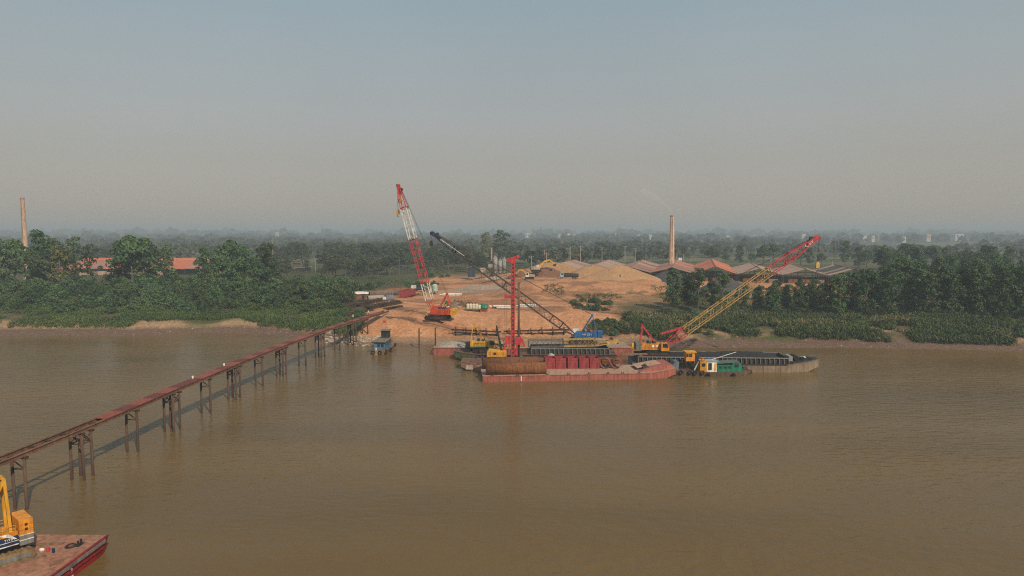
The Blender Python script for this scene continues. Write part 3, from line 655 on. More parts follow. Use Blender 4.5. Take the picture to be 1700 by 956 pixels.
    if drop:
        hp = F + D*(LL+.75) - upv*.2; e = Vector((hp.x, 0, hp.z - drop))
        r = MB()
        for s in (-.2, .2): r.bar(hp + Vector((.2, s, 0)), e + Vector((0, s, .9)), .05, n=4)
        r.build('hoist_rope', ROPE, root)
        hk = MB().prism([(-.42, -.7), (.42, -.7), (.55, .2), (.3, .9), (-.3, .9), (-.55, .2)], 'y', -.25, .25); 
        o = hk.build('hook_block', hookm or CR_YEL, root); o.location = e
        hh = MB().path([Vector((.0 + .34*math.cos(a), 0, -1.25 + .34*math.sin(a))) for a in np.linspace(PI/2, -PI, 10)], .14, n=5); hh.bar((0, 0, -.9), (0, 0, -.6), .16, n=6); hh.build('hook', DARK, o)
    return root, F, D, LL, upv

# --- red and white boom crane on the earth yard
zc = gz(-26.0, 240); b0 = wp(727, 521, zc + .1); b0.z = gz(b0.x, b0.y) + .05
cr, F, D, LL, U = crawler_crane('crawler_crane', 'orange red crawler crane with tall red and white banded boom on the earth yard', b0, dp(662, 311, b0.y + 3), 48, CR_RED,
    [(0, .10, CR_RED), (.10, .235, BOOM_WHITE), (.235, .585, BOOM_RED), (.585, .83, BOOM_WHITE), (.83, 1, BOOM_RED)], bw=2.2, k=1.15, drop=9, cwm=CR_YEL, group='crawler cranes', trackm=None)
MB().bar(F + D*(LL*.9) + U*-.9 + Vector((0, -.5, 0)), F + D*(LL*.9) + U*-.9 + Vector((0, .5, 0)), 1.5, n=14).build('auxiliary_sheave', CR_YEL, cr)
# --- blue crane with black boom
b1 = Vector((20.4, 199.0, 2.25))
cr, F, D, LL, U = crawler_crane('crawler_crane', 'blue crawler crane with long black lattice boom leaning left over the site', b1, dp(720, 389, 203), 56, CR_BLUE,
    [(0, .17, BOOM_BLK), (.17, .5, BOOM_BLK), (.5, .86, BOOM_BLK), (.86, 1, BOOM_BLK)], bw=2.0, k=1.1, drop=3, group='crawler cranes', headm=NAVY, cabm=WHITE, hookm=DARK)
text_on('HK 25-1', cr, (-1.7, 1.66, 2.75), (PI/2, 0, PI), .8, WHITE)
MB().bar(F + D*(LL*.78) + Vector((0, 1.1, 0)) + U*.2, F + D*(LL*.95) + Vector((0, .85, 0)) + U*.1, .5, .06).build('name_board', WHITE, cr)
# --- orange yellow crane on the cargo barge
b2 = Vector((37.6, 176, 2.95))
cr, F, D, LL, U = crawler_crane('crawler_crane', 'orange yellow crawler crane with red tipped yellow boom reaching right from the coal barge', b2, dp(1354, 396, 177), 50, CR_ORG,
    [(0, .15, BOOM_RED), (.15, .40, BOOM_YEL), (.40, .70, BOOM_YEL), (.70, 1, BOOM_RED)], bw=2.0, drop=7.2, hookm=BOOM_YEL, am=RIG_RED, cwm=GREY, group='crawler cranes', headm=RIG_RED, apex=(-3.9, 7.9), pend=True)
MB().bar(F + D*(LL*.15) + U*1.15, F + D*(LL*.035) + U*3.1, .55, .5).build('luffing_strut', RIG_RED, cr)
text_on('CSV', cr, F + D*(LL*.955) - Vector((0, .48, 0)), (PI/2, -math.atan2(D.z, D.x), 0), 1.5, WHITE)
for i in range(2): MB().box((-1.2 + i*1.0, -1.50, 2.5), (.6, .03, .5)).build('white_panel', WHITE, cr)
# --- yellow crane with its boom laid down along the dark barge
b3 = Vector((-7.2, 186.0, 1.95))
cr, F, D, LL, U = crawler_crane('crawler_crane', 'yellow crawler crane with boom lowered flat along the dark barge', b3, Vector((28.5, 187.5, 4.55)), 34, CR_YEL,
    [(0, .10, BOOM_YEL), (.10, .30, BOOM_YEL), (.30, .58, BOOM_GREY), (.58, 1, BOOM_YEL)], bw=1.9, k=1.0, am=CR_YEL, cwm=BLACK, slabs=2, group='crawler cranes', pend=False, apex=(-3.4, 8.0))
MB().box((-1.2, 0, 1.62), (6.0, 3.0, .26)).build('green_skirt', GREEN, cr)
text_on('SUMITO', cr, (-2.0, -1.5, 2.55), (PI/2, 0, 0), .62, NAVY)

# ------------------------------------------------------------------ trestle bridge
ZD = 7.5
_by = [40, 51.5, 62, 73, 83.7, 94.7, 106.3, 118, 129.3, 141, 152.5, 164.2, 176.1, 188.1, 199.5, 209.5, 219, 229, 238]
_bx = [-65.6, -65.0, -64.1, -63.1, -62.1, -61.2, -60.4, -59.9, -59.0, -58.3, -57.4, -56.2, -54.8, -53.5, -51.6, -49.6, -47.6, -45.6, -44.0]
def bxy(y): return float(np.interp(y, _by, _bx))
br = thing('trestle_bridge', 'long narrow steel trestle bridge on slender piles from river to bank', 'bridge', (0, 0, 0))
PILE = mat('pile_steel', (.12, .068, .045), .85, col2=(.06, .038, .028), scale=.8, amt=.8)
for i, (y, x) in enumerate(zip(_by, _bx)):
    if y > 222: continue
    j = min(i+1, len(_by)-1); t = Vector((_bx[j]-x, _by[j]-y, 0)).normalized(); n = Vector((t.y, -t.x, 0))
    dbl = (i % 2 == 1); offs = (-.95, .95) if dbl else (0,)
    cap = MB(); brc = MB(); c0 = Vector((x, y, 0))
    for o in offs:
        for s in (-.86, .86):
            p = c0 + t*o + n*s; zb = min(-3.5, gz(p.x, p.y) - 1) if y < 206 else gz(p.x, p.y) - 1
            MB().bar((p.x + random.uniform(-.14, .14), p.y + random.uniform(-.2, .2), zb), (p.x, p.y, ZD - .95), .40, n=10).build('pile', PILE, br, smooth=True)
        cap.bar(c0 + t*o - n*1.35 + Vector((0,0,ZD-.8)), c0 + t*o + n*1.35 + Vector((0,0,ZD-.8)), .3, .3)
        for za, zb in ((ZD-1.05, ZD-2.3), (ZD-2.3, ZD-2.3)):
            brc.bar(c0 + t*o - n*.86 + Vector((0,0,za)), c0 + t*o + n*.86 + Vector((0,0,zb)), .12)
        brc.bar(c0 + t*o - n*.86 + Vector((0,0,ZD-2.3)), c0 + t*o + n*.86 + Vector((0,0,ZD-2.3)), .14)
    if dbl:
        for s in (-.86, .86):
            a, b = c0 - t*.95 + n*s, c0 + t*.95 + n*s
            brc.bar(a + Vector((0,0,ZD-1.1)), b + Vector((0,0,ZD-2.3)), .12); brc.bar(b + Vector((0,0,ZD-1.1)), a + Vector((0,0,ZD-2.3)), .12)
            brc.bar(a + Vector((0,0,ZD-2.32)), b + Vector((0,0,ZD-2.32)), .14)
    cap.build('pile_cap', RUST_D, br); brc.build('cross_brace', RUST_D, br)
def ibeam(m, a, b, h=.5, w=.3):
    a = Vector(a); b = Vector(b)
    m.bar(a, b, .06, h - .12); u = Vector((0, 0, h/2 - .03)); m.bar(a + u, b + u, w, .06); m.bar(a - u, b - u, w, .06); return m
for i in range(len(_by)-1):
    a = Vector((_bx[i], _by[i], 0)); b = Vector((_bx[i+1], _by[i+1], 0)); t = (b-a).normalized(); n = Vector((t.y, -t.x, 0))
    for s in (-.9, .9):
        z = Vector((0, 0, ZD - .38)); ibeam(MB(), a + n*s + z, b + n*s + z - t*.03, .52, .34).build('girder', mat('girder_rust', (.23, .115, .065), .8, col2=(.11, .055, .035), scale=1, amt=.7), br)
    m = MB()
    for q in range(1, 4): c = a.lerp(b, q/4); m.bar(c - n*.85 + z, c + n*.85 + z, .14, .2)
    m.build('cross_beam', RUST_D, br)
y = 99.0; i = 0; pm = [MB().box((0, 0, 0), (2.12, 3.92, .07)).mesh('deck_plate') for _ in range(2)]
pm[0].materials.append(PLATE_A); pm[1].materials.append(PLATE_B)
while y < 233:
    x0, x1 = bxy(y), bxy(y+3.95); share(pm[i % 2 if random.random() < .85 else (i+1) % 2], 'deck_plate', br, ((x0+x1)/2, y + 1.97, ZD - .06 + .012*(i % 3)), (0, 0, -math.atan2(x1-x0, 3.95)))
    y += 3.95; i += 1
for px, py in ((313, 628), (372, 607)):
    p = wp(px, py, ZD); p.x = bxy(p.y) - .7
    m = MB().bar((0,0,0), (0,0,.5), .34, n=10, r1=.46).bar((0,0,.5), (0,0,.56), .5, n=10)
    o = m.build('bucket', WHITE); o.scale = (.85, .85, .85); o.location = (p.x, p.y, ZD - .02); tag(o, 'white bucket on the bridge deck, ' + ('the nearer one' if px < 340 else 'the farther one'), 'bucket', 'white buckets on the bridge')

# ------------------------------------------------------------------ vessels
def hull_secs(L, B, zd, dr, bow=6, stern=2, sheer=.0, bowB=None, z0=0):
    bowB = bowB or B; xs = [(-L/2, B*.96, -.35 if stern else -dr), (-L/2 + max(stern, .1), B, -dr), (L/2 - bow, B, -dr), (L/2 - bow*.4, (B + bowB)/2*1.0, -dr*.2 + .1), (L/2, bowB, zd*.35 + sheer*.4)]
    out = []
    for i, (x, b, zb) in enumerate(xs):
        zt = zd + (sheer if i == 4 else sheer*.5 if i == 3 else 0)
        out.append([(x, -b/2, zt), (x, -b/2*.985, zb), (x, b/2*.985, zb), (x, b/2, zt)])
    return out
def barge(name, label, cat, loc, rz, L, B, zd, hullm, deckm, bow=6, stern=2, sheer=.5, bowB=None, dr=1.2, rim=.12, group=None):
    root = thing(name, label, cat, loc, rz, group)
    S = hull_secs(L, B, zd, dr, bow, stern, sheer, bowB); MB().loft(S).build('hull', hullm, root)
    m = MB()                                          # deck sheet just above the hull top
    row = [[(s[0][0], s[0][1]*.985, s[0][2] + .02), (s[3][0], s[3][1]*.985, s[3][2] + .02)] for s in S]
    m.add([p for r in row for p in r], [(2*i, 2*i+1, 2*i+3, 2*i+2) for i in range(len(row)-1)]); m.build('deck', deckm, root)
    m = MB()
    for k in (0, 3):
        pts = [Vector(s[k]) for s in S]
        for a, b in zip(pts, pts[1:]): m.bar(a, b, rim*1.6, rim)
    m.build('gunwale', hullm, root); return root
def bollards(root, pts, mt=RUST_D, s=1.0):
    for x, y, z in pts:
        MB().bar((x-.22*s, y, z), (x-.22*s, y, z+.5*s), .22*s, n=8).bar((x+.22*s, y, z), (x+.22*s, y, z+.5*s), .22*s, n=8).box((x, y, z+.04), (.9*s, .4*s, .06)).build('bollard', mt, root)
def tyre_mesh(R=.42, r=.15):
    m = MB(); n, k = 16, 8; vs = []; fs = []
    for i in range(n):
        a = 2*PI*i/n
        for j in range(k): b = 2*PI*j/k; vs.append(((R + r*math.cos(b))*math.cos(a), r*1.1*math.sin(b), (R + r*math.cos(b))*math.sin(a)))
    for i in range(n):
        for j in range(k): fs.append((i*k+j, i*k+(j+1) % k, ((i+1) % n)*k+(j+1) % k, ((i+1) % n)*k+j))
    me = m.add(vs, fs).mesh('tyre'); me.materials.append(BLACK)
    for p in me.polygons: p.use_smooth = True
    return me
TYRE = tyre_mesh()
def coaming(root, x0, x1, yb, z0, h, step=1.15, m_=None, ribm=None):
    """hatch coaming walls with upright stiffening ribs, and the cargo heaped inside"""
    m_ = m_ or BLKSTEEL
    for s in (-1, 1):
        MB().box(((x0+x1)/2, s*yb, z0 + h/2), (x1-x0, .1, h)).build('coaming_wall', m_, root)
        MB().bar((x0, s*(yb+.24), z0+h), (x1, s*(yb+.24), z0+h), .34, .12).build('coaming_rail', ribm or GREYL, root)
        n = int((x1-x0)/step); me = MB().prism([(0, 0), (.62, 0), (.3, h), (0, h)], 'x', -.07, .07).mesh('rib'); me.materials.append(ribm or mat('dark_rib_steel', (.13, .13, .13), .75, col2=(.2, .15, .12), scale=1, amt=.6))
        for i in range(n+1):
            share(me, 'coaming_rib', root, (x0 + (x1-x0)*i/n, s*(yb+.05), z0), (0, 0, 0 if s > 0 else PI))
    for x in (x0, x1): MB().box((x, 0, z0+h/2), (.1, 2*yb-.1, h)).build('coaming_wall', m_, root)
def heap_grid(x0, x1, yb, z0, zt, nx=40, ny=10, seed=0.0):
    m = MB(); vs = []; fs = []
    for i in range(nx+1):
        for j in range(ny+1):
            u = i/nx; v = j/ny; x = x0 + (x1-x0)*u; y = -yb + 2*yb*v
            e = min(1, 6*u, 6*(1-u))*math.sin(PI*v)**.5 if 0 < v < 1 else 0
            vs.append((x, y, z0 + (zt-z0)*e*(.75 + .5*float(fbm(x*.35+seed, y*.35, 3)))))
    for i in range(nx):
        for j in range(ny): fs.append((i*(ny+1)+j, (i+1)*(ny+1)+j, (i+1)*(ny+1)+j+1, i*(ny+1)+j+1))
    return m.add(vs, fs)

# --- red flat pontoon in front
fr = math.atan2(160.1-156.3, 33.7+6.7); al = Vector((math.cos(fr), math.sin(fr), 0)); pe = Vector((-al.y, al.x, 0))
FP0 = Vector((-6.8, 156.2, 0)); pc = FP0 + al*23.2 + pe*5.3
fp = barge('deck_pontoon', 'long salmon red flat pontoon carrying rusty pipes and maroon boxes', 'barge', pc, fr, 46.4, 10.6, 1.4, RED_HULL, DECK_TAN, bow=6.5, stern=.8, sheer=.9, bowB=8.6)
bollards(fp, [(x, -4.9, 1.42) for x in (-21, -15, -8, -3, 2, 6.5, 10, 14)], RUST_D, .8)
m = MB().prism([(14.6, 1.42), (18, 2.6), (22.6, 3.0), (22.6, 1.9), (17, 1.42)], 'y', -3.6, 3.6); m.build('foredeck_ramp', RED_HULL, fp)
MB().box((16.4, -1.2, 2.1), (1.2, 2.0, .9), ry=-.5).build('foredeck_hatch', BLKSTEEL, fp)
MB().prism([(14.4, 2.02), (18.2, 2.72), (20.3, 3.0), (20.3, 2.9), (18.2, 2.62), (14.4, 1.92)], 'y', -1.7, 3.0).build('foredeck_plate', DECK_TAN, fp)
for i in range(7): MB().box((-22 + i*6, -5.34, .75), (.08, .05, 1.1)).build('hull_seam', RED_HULL, fp)
MB().box((-14.2, -5.35, .75), (.25, .03, 1.2)).build('draught_mark', WHITE, fp)
def on(x, y, z=0): return pc + al*x + pe*y + Vector((0, 0, z))
for i, (x, y, L_, lab) in enumerate([(-15.2, -3.3, 14.2, 'front one of the large rusty steel pipes on the red pontoon'), (-15.9, 3.85, 13.8, 'rear one of the large rusty steel pipes on the red pontoon')]):
    o = MB().ring((-L_/2, 0, 0), (L_/2, 0, 0), 1.38, 1.33, 28).build('steel_pipe', RUST_O if i == 0 else mat('dark_orange_rust', (.21, .085, .032), .85, col2=(.12, .05, .025), scale=.7, amt=.7, bump=.25), smooth=True); o.location = on(x, y, 1.42 + 1.38); o.rotation_euler = (0, 0, fr); tag(o, lab, 'pipe', 'large rusty pipes on the pontoon')
    for q in (-L_/4, L_/4):
        w_ = MB().ring((q-.06, 0, 0), (q+.06, 0, 0), 1.41, 1.385, 28).build('weld_band', RUST, o)
bxs = [(8.0, 10.5), (10.62, 13.15), (13.55, 16.0), (16.4, 18.8), (19.0, 21.35)]
names = ['leftmost', 'second', 'middle', 'fourth', 'rightmost']
for i, (x0, x1) in enumerate(bxs):
    w_ = x1 - x0; dpt = 3.4; hgt = 2.65; c = Vector(((x0+x1)/2, 164.9 + dpt/2 + .09*(i), 1.44))
    bx_ = thing('open_box', f'open topped maroon steel box, {names[i]} of the five on the pontoon', 'steel box', c, fr*.8, 'maroon boxes on the pontoon')
    t_ = .08
    for s, nm in ((-1, 'side_panel'), (1, 'side_panel')): MB().box((s*(w_/2 - t_/2), 0, hgt/2), (t_, dpt - 2*t_ - .01, hgt)).build(nm, BOX_RED, bx_)
    for s in (-1, 1): 
        e = MB().box((0, s*(dpt/2 - t_/2), hgt/2), (w_, t_, hgt)).build('end_panel', BOX_RED, bx_)
        if s < 0:
            for q in range(3): MB().box((0, -dpt/2 - .03, .55 + q*.75), (w_*.98, .06, .09)).build('stiffener', BOX_RED, e)
    MB().box((0, 0, .06), (w_ - 2*t_ - .02, dpt - 2*t_ - .02, .08)).build('floor_plate', BOX_RED, bx_)
for i, (px, lab) in enumerate([(1007.5, 'short wide rusty pipe ring, the left of the pair beside the boxes'), (1025.5, 'short wide rusty pipe ring, the right of the pair beside the boxes')]):
    c = Vector(((px-850)/FPX*166.5, 166.3, 1.44 + 1.3)); o = MB().ring((0, -1.1, 0), (0, 1.1, 0), 1.3, 1.22, 26).build('pipe_ring', mat('maroon_rust', (.24, .07, .045), .8, col2=(.15, .05, .035), scale=1), smooth=True)
    o.location = c; o.rotation_euler = (0, 0, -.35); tag(o, lab, 'pipe', 'short pipe rings on the pontoon')

# --- brown rusty barge behind it, carrying the piling rig
bb = barge('flat_barge', 'rust brown barge with rounded end holding the red piling rig', 'barge', (7.5, 173.2, 0), PI, 41, 8.6, 1.75, mat('dirty_red_hull', (.30, .12, .085), .8, col2=(.34, .24, .17), scale=.4, amt=.8), DECK_BRN, bow=5.5, stern=2, sheer=.35, bowB=4.0)
MB().box((18.2, 4.05, .95), (1.7, .25, 1.0)).build('hull_patch', CONC, bb)
bollards(bb, [(16, 3.6, 1.8), (17, -3, 1.85), (11, 3.7, 1.8)], RUST_D, .8)
for i, (z, y, x0, x1) in enumerate([(2.05, 170.6, 6, 27), (2.05, 171.5, 5, 26), (2.05, 172.6, 7, 28.5), (2.5, 171.0, 8, 26), (2.5, 172.0, 9, 27)]):
    o = ibeam(MB(), (-(x1-x0)/2, 0, 0), ((x1-x0)/2, 0, 0), .42, .42).build('steel_beam', RUST_O); o.location = ((x0+x1)/2, y, z); o.rotation_euler = (0, 0, .02*i - .03)
    tag(o, 'long rusty steel beam lying on the barge behind the maroon boxes', 'beam', 'steel beams on the brown barge')
o = MB().loft([[(r*math.cos(a), r*math.sin(a), z) for a in np.linspace(0, 2*PI, 16, endpoint=False)] for r, z in ((1.0, 0), (1.05, .6), (.8, 1.2), (.25, 1.5))]).build('steel_dome', GREYL, smooth=True)
o.location = (9.9, 170.9, 2.72); tag(o, 'grey steel dome cap standing on the beams behind the boxes', 'cap')
# piling rig
rg = thing('piling_rig', 'bright red piling rig with tall mast and yellow engine body', 'piling rig', (.2, 174.2, 1.8))
tracks(rg, .9, GREY, y=1.7, L=6)
MB().prism([(-6.6, 1.2), (-1.6, 1.2), (-1.6, 2.6), (-2.2, 2.8), (-6.2, 2.8), (-6.6, 2.4)], 'y', -1.5, 1.5).build('engine_body', CR_YEL, rg)
for q in range(4): MB().box((-5.9 + q*1.1, -1.52, 2.0), (.8, .04, .8)).build('engine_door', CR_ORG, rg)
MB().box((-4.6, -1.56, 2.0), (.7, .04, .6)).build('engine_grille', DARK, rg)
ms = MB().box((0, 0, 13.2), (.95, .95, 25.4)); 
for s in (-1, 1): ms.bar((s*.42, -.6, .6), (s*.42, -.6, 25.6), .14)
mast = ms.build('mast', RIG_RED, rg)
for q in range(24): MB().box((0, -.49, 1 + q*1.04), (.46, .04, .36)).build('slot_shade_plate', RUST_D, mast)  # raised dark plates; the shade of mast holes is put into their colour
hd = MB().prism([(-.5, 25.0), (.5, 25.0), (.75, 25.9), (1.6, 26.6), (1.6, 27.1), (1.2, 27.1), (-.8, 26.4), (-1.5, 26.2), (-1.5, 25.7), (-.8, 25.7)], 'y', -.55, .55).build('mast_head', RIG_RED, rg)
for x, z in ((1.3, 26.8), (-1.2, 25.95)): MB().bar((x, -.7, z), (x, .7, z), .8, n=12).build('sheave', RIG_RED, hd)
MB().box((-1.2, -.1, 16.5), (1.2, .8, .7)).box((-1.9, -.1, 16.7), (.5, .9, 1.1)).build('winch_bracket', RIG_RED, rg)
for z in (11, 16.5, 7.5): MB().box((0, 0, z), (1.25, 1.2, .45)).build('mast_collar', RIG_RED, rg)
m = MB().box((-1.3, 0, 5.4), (1.5, 2.4, 1.7)).box((1.4, 0, 5.2), (1.6, 2.4, 1.9)).bar((-1.4, -.9, 5.6), (-2.8, -.9, 1.4), .5).bar((-1.4, .9, 5.6), (-2.8, .9, 1.4), .5).bar((2.2, -.8, 5.8), (3.0, -.8, 3.8), .6).bar((-.9, -.9, 5), (-.9, -.9, 1.6), .4).bar((1.0, -.9, 5), (1.0, -.9, 1.6), .4)
m.build('clamp_frame', RIG_RED, rg)
for s in (-.9, .9): MB().bar((-2.9, s, 2.6), (-4.2+.0, s, 9.0), .5, n=8, r1=.3).build('hydraulic_ram', DARK, rg)
MB().box((1.2, -.1, 20.9), (1.8, .2, .2)).build('pile_guide', RIG_RED, rg)
o = MB().bar((0, 0, 0), (0, 0, 20.2), .62, n=14).build('steel_pile', mat('brown_pile', (.17, .10, .06), .8, col2=(.10, .06, .04), scale=.6), smooth=True); o.location = (1.75, 173.9, 1.85); tag(o, 'upright brown steel pile held against the red rig mast', 'pile')
for x in (-2.4, -2.0): MB().bar((x+.4, .1, 25.6), (x + .3, .1, 3), .05, n=4).build('hoist_rope', ROPE, rg)

# --- dark barge with ribbed coaming
kb = barge('cargo_barge', 'dark hulled barge with green bow and black ribbed coaming behind the rig', 'barge', (6.2, 186.0, 0), PI, 44, 9.6, 1.9, BLKSTEEL, DECK_BRN, bow=6, stern=2, sheer=.5, bowB=4.2)
coaming(kb, -20, 1.0, 3.6, 1.92, 1.5, 1.2)
MB().prism([(16.2, .15), (22.05, .9), (22.05, 2.25), (16.2, 1.8)], 'y', 4.72, 4.80).build('green_bow_strip', HULL_GRN, kb)
S = hull_secs(44, 9.6, 1.9, 1.2, 6, 2, .5, 4.2)
MB().add([(16.0, 4.87, .1), (16.0, 4.87, 1.8), (19.6, 3.62, 2.05), (19.6, 3.62, .35), (22.03, 2.18, 2.3), (22.03, 2.18, 1.0)], [(0,1,2,3), (3,2,4,5)]).build('green_bow_plate', HULL_GRN, kb)
bpy.data.objects.remove([c for c in kb.children if c.name.startswith('green_bow_strip')][0])
MB().box((18.4, 0.5, 2.6), (1.6, 2.2, .9)).box((17.6, -1.2, 2.4), (.8, .8, .7)).build('anchor_winch', BLACK, kb)
heap_grid(-19.8, .8, 3.5, 2.3, 3.2, seed=3).build('coal_load', COAL, kb)
for i, (x, y) in enumerate([(0.2, 190.3), (1.8, 190.3)]): pass

# --- sand-topped red pontoon nearer the bank, under the blue crane
sp = barge('work_pontoon', 'red sided pontoon with sandy deck moored at the earth bank', 'barge', (5.6, 196.8, 0), 0, 56, 12, 2.15, RED_HULL, mat('sand_strewn_deck', (.42, .30, .20), .95, col2=(.28, .19, .125), scale=.3, amt=.9, bump=.4), bow=3, stern=.4, sheer=0)
heap_grid(-26.5, -8, 4.6, 2.16, 3.0, 30, 12, 8).build('sand_layer', CONC, sp)
for px, y0, y1, lab in ((696, 545, 578, 'slim rusty mooring post in the water, the one further left'), (723, 544, 586, 'slim dark mooring post at the corner of the red pontoon')):
    p = wp(px, y1, 0); t_ = dp(px, y0, p.y); o = MB().bar((0, 0, -3), (0, 0, t_.z), .42, n=10).build('mooring_post', RUST if px < 700 else RUST_D, smooth=True); o.location = p; tag(o, lab, 'post', 'mooring posts')

# --- coal barge on the right
cb = barge('coal_barge', 'long tan hulled barge with black ribbed coaming full of coal', 'barge', (54.0, 173.0, 0), -.055, 47, 9.8, 2.0, HULL_TAN, BLKSTEEL, bow=8.5, stern=1.5, sheer=.9, bowB=3.6)
coaming(cb, -22, 15.2, 3.9, 2.02, 1.45, 1.15)
heap_grid(-14, 15, 3.75, 2.7, 4.3, 60, 12, 1).build('coal_load', COAL, cb)
MB().bar((-22.5, 4.95, 1.98), (14.6, 4.95, 1.98), .3, .16).bar((-22.5, -4.95, 1.98), (14.6, -4.95, 1.98), .3, .16).build('rubbing_strake', BLKSTEEL, cb)
for i in range(9): MB().box((-20.5 + i*4.2, -4.93, .95), (.07, .06, 1.7)).build('hull_seam', HULL_TAN, cb)
MB().box((18.0, .4, 2.8), (1.5, 2.8, 1.0)).bar((18.0, -1.4, 3.1), (18.0, 1.8, 3.1), 1.1, n=12).box((19.6, -.8, 2.9), (.8, .8, .8)).build('anchor_windlass', BLACK, cb)
MB().box((16.6, 0, 2.9), (.9, 3.4, 1.2)).build('bow_locker', GREYL, cb)
MB().box((20.4, .6, 3.0), (1.2, 1.1, .16)).build('white_locker_lid', WHITE, cb)
bollards(cb, [(21.6, .9, 2.7), (21.6, -1.1, 2.7), (15.9, -4.2, 2.1)], BLACK)
for x, y in ((-15, 0), (-19.4, 0)): pass
MB().box((-16.4, .3, 2.55), (9.4, 6.6, .7)).build('crane_mat', WOOD, cb)
o = MB().bar((-3.2, 0, 0), (3.2, 0, .12), .5, .3).bar((-3.2, .6, 0), (3.0, .6, .12), .4, .3).build('timber_plank', WOOD); o.location = (31.4, 172.6, 3.6); tag(o, 'pale timber planks lying at the left end of the coal barge', 'plank')

# --- tug
tg = thing('tugboat', 'small workboat with green cabin, yellow wheelhouse and tyre fenders', 'tugboat', (48.6, 165.2, 0))
def tsec(x, b, zt, zb): return [(x, -b/2, zt), (x, -b/2*.8, zb), (x, b/2*.8, zb), (x, b/2, zt)]
MB().loft([tsec(-9.4, 3.4, 1.5, .2), tsec(-8.4, 4.2, 1.25, -.6), tsec(-3, 4.7, .95, -.8), tsec(4, 4.7, .9, -.8), tsec(7.6, 4.0, 1.05, -.5), tsec(9.5, 2.2, 1.35, .3)]).build('hull', mat('grimy_grey_hull', (.105, .09, .075), .8, col2=(.16, .09, .06), scale=.7, amt=.8), tg)
MB().add([(-9.3, -1.6, 1.53), (-8.4, -2.0, 1.28), (-3, -2.25, .98), (4, -2.25, .93), (7.6, -1.9, 1.08), (9.4, -1.0, 1.37), (9.4, 1.0, 1.37), (7.6, 1.9, 1.08), (4, 2.25, .93), (-3, 2.25, .98), (-8.4, 2, 1.28), (-9.3, 1.6, 1.53)],
         [(0,1,10,11), (1,2,9,10), (2,3,8,9), (3,4,7,8), (4,5,6,7)]).build('deck', DECK_BRN, tg)
MB().prism([(-9.9, .2), (-8.3, .2), (-8.0, 3.4), (-9.0, 3.4), (-9.9, 2.2)], 'y', -1.7, 1.7).build('push_bow_block', mat('blue_grey_paint', (.16, .19, .22), .7, col2=(.10, .11, .12), scale=.6), tg)
whl = MB().box((-5.2, -.2, 4.6), (2.1, 2.2, 2.1)).build('wheelhouse', CR_ORG, tg)
MB().box((-5.1, -.2, 5.75), (2.7, 2.7, .14)).build('wheelhouse_roof', CR_YEL, whl)
for x, y, w_, d_ in ((-5.2, -1.32, .75, .04), (-5.95, -1.32, .5, .04), (-4.13, -.2, .04, 1.3)): MB().box((x, y, 4.95), (w_, d_, .75)).build('window', GLASS, whl)
for x in (-6.1, -4.3):
    for y in (-1.1, .7): MB().bar((x, y, 1), (x, y, 3.6), .14).build('stilt', DARK, tg)
MB().bar((-4.2, -1.2, 1.1), (-3.2, -1.2, 3.4), .1).bar((-4.2, -.7, 1.1), (-3.2, -.7, 3.4), .1).build('ladder', WHITE, tg)
yc = MB().box((-2.1, -.3, 2.35), (1.6, 2.9, 2.7)).build('yellow_cabin', CR_YEL, tg); MB().box((-2.1, -1.77, 2.7), (.9, .04, .8)).build('window', GLASS, yc)
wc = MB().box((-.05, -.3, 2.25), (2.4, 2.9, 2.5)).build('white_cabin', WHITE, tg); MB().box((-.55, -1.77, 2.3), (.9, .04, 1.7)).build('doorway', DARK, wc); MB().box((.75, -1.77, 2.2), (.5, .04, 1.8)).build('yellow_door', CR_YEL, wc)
MB().box((.1, -.3, 3.58), (2.9, 3.3, .14)).build('cabin_roof', mat('pale_blue_roof', (.35, .42, .48), .7), wc)
gc = MB().prism([(1.3, .95), (8.0, .95), (7.4, 1.7), (6.9, 3.1), (4.9, 3.1), (4.9, 2.7), (1.3, 2.7)], 'y', -1.75, 1.5).build('green_cabin', GREEN, tg)
for x in (2.0, 3.2, 4.2): MB().box((x, -1.77, 2.1), (.6, .04, .5)).build('window', GLASS, gc)
MB().box((5.9, -1.77, 2.5), (1.0, .04, .7)).build('window', GLASS, gc)
MB().prism([(1.0, 3.0), (6.6, 3.35), (6.6, 3.42), (1.0, 3.07)], 'y', -1.9, 1.8).build('awning', mat('grey_green_awning', (.13, .16, .14), .85), tg)
MB().bar((.2, -.5, 3.8), (6.2, -.2, 5.6), .14, n=6).build('derrick_pole', WHITE, tg)
MB().box((8.4, 0, 1.6), (1.0, 1.4, .7)).build('stern_winch', RUST, tg)
MB().box((-3.2, .9, 4.0), (1.2, 1.1, 1.2)).build('blue_tank', NAVY, tg)
MB().ring((-2.35, -1.75, 4.0), (-2.35, -1.85, 4.0), .42, .26, 14).build('lifebuoy', CR_RED, tg)
for x, y, z in ((-7.7, -2.2, 1.0), (-5.6, -2.35, 1.05), (-4.3, -2.42, .95), (-2.6, -2.45, .95), (-1.2, -2.5, .35), (5.0, -2.45, .35), (9.4, -.9, .8)): share(TYRE, 'tyre_fender', tg, (x, y, z))

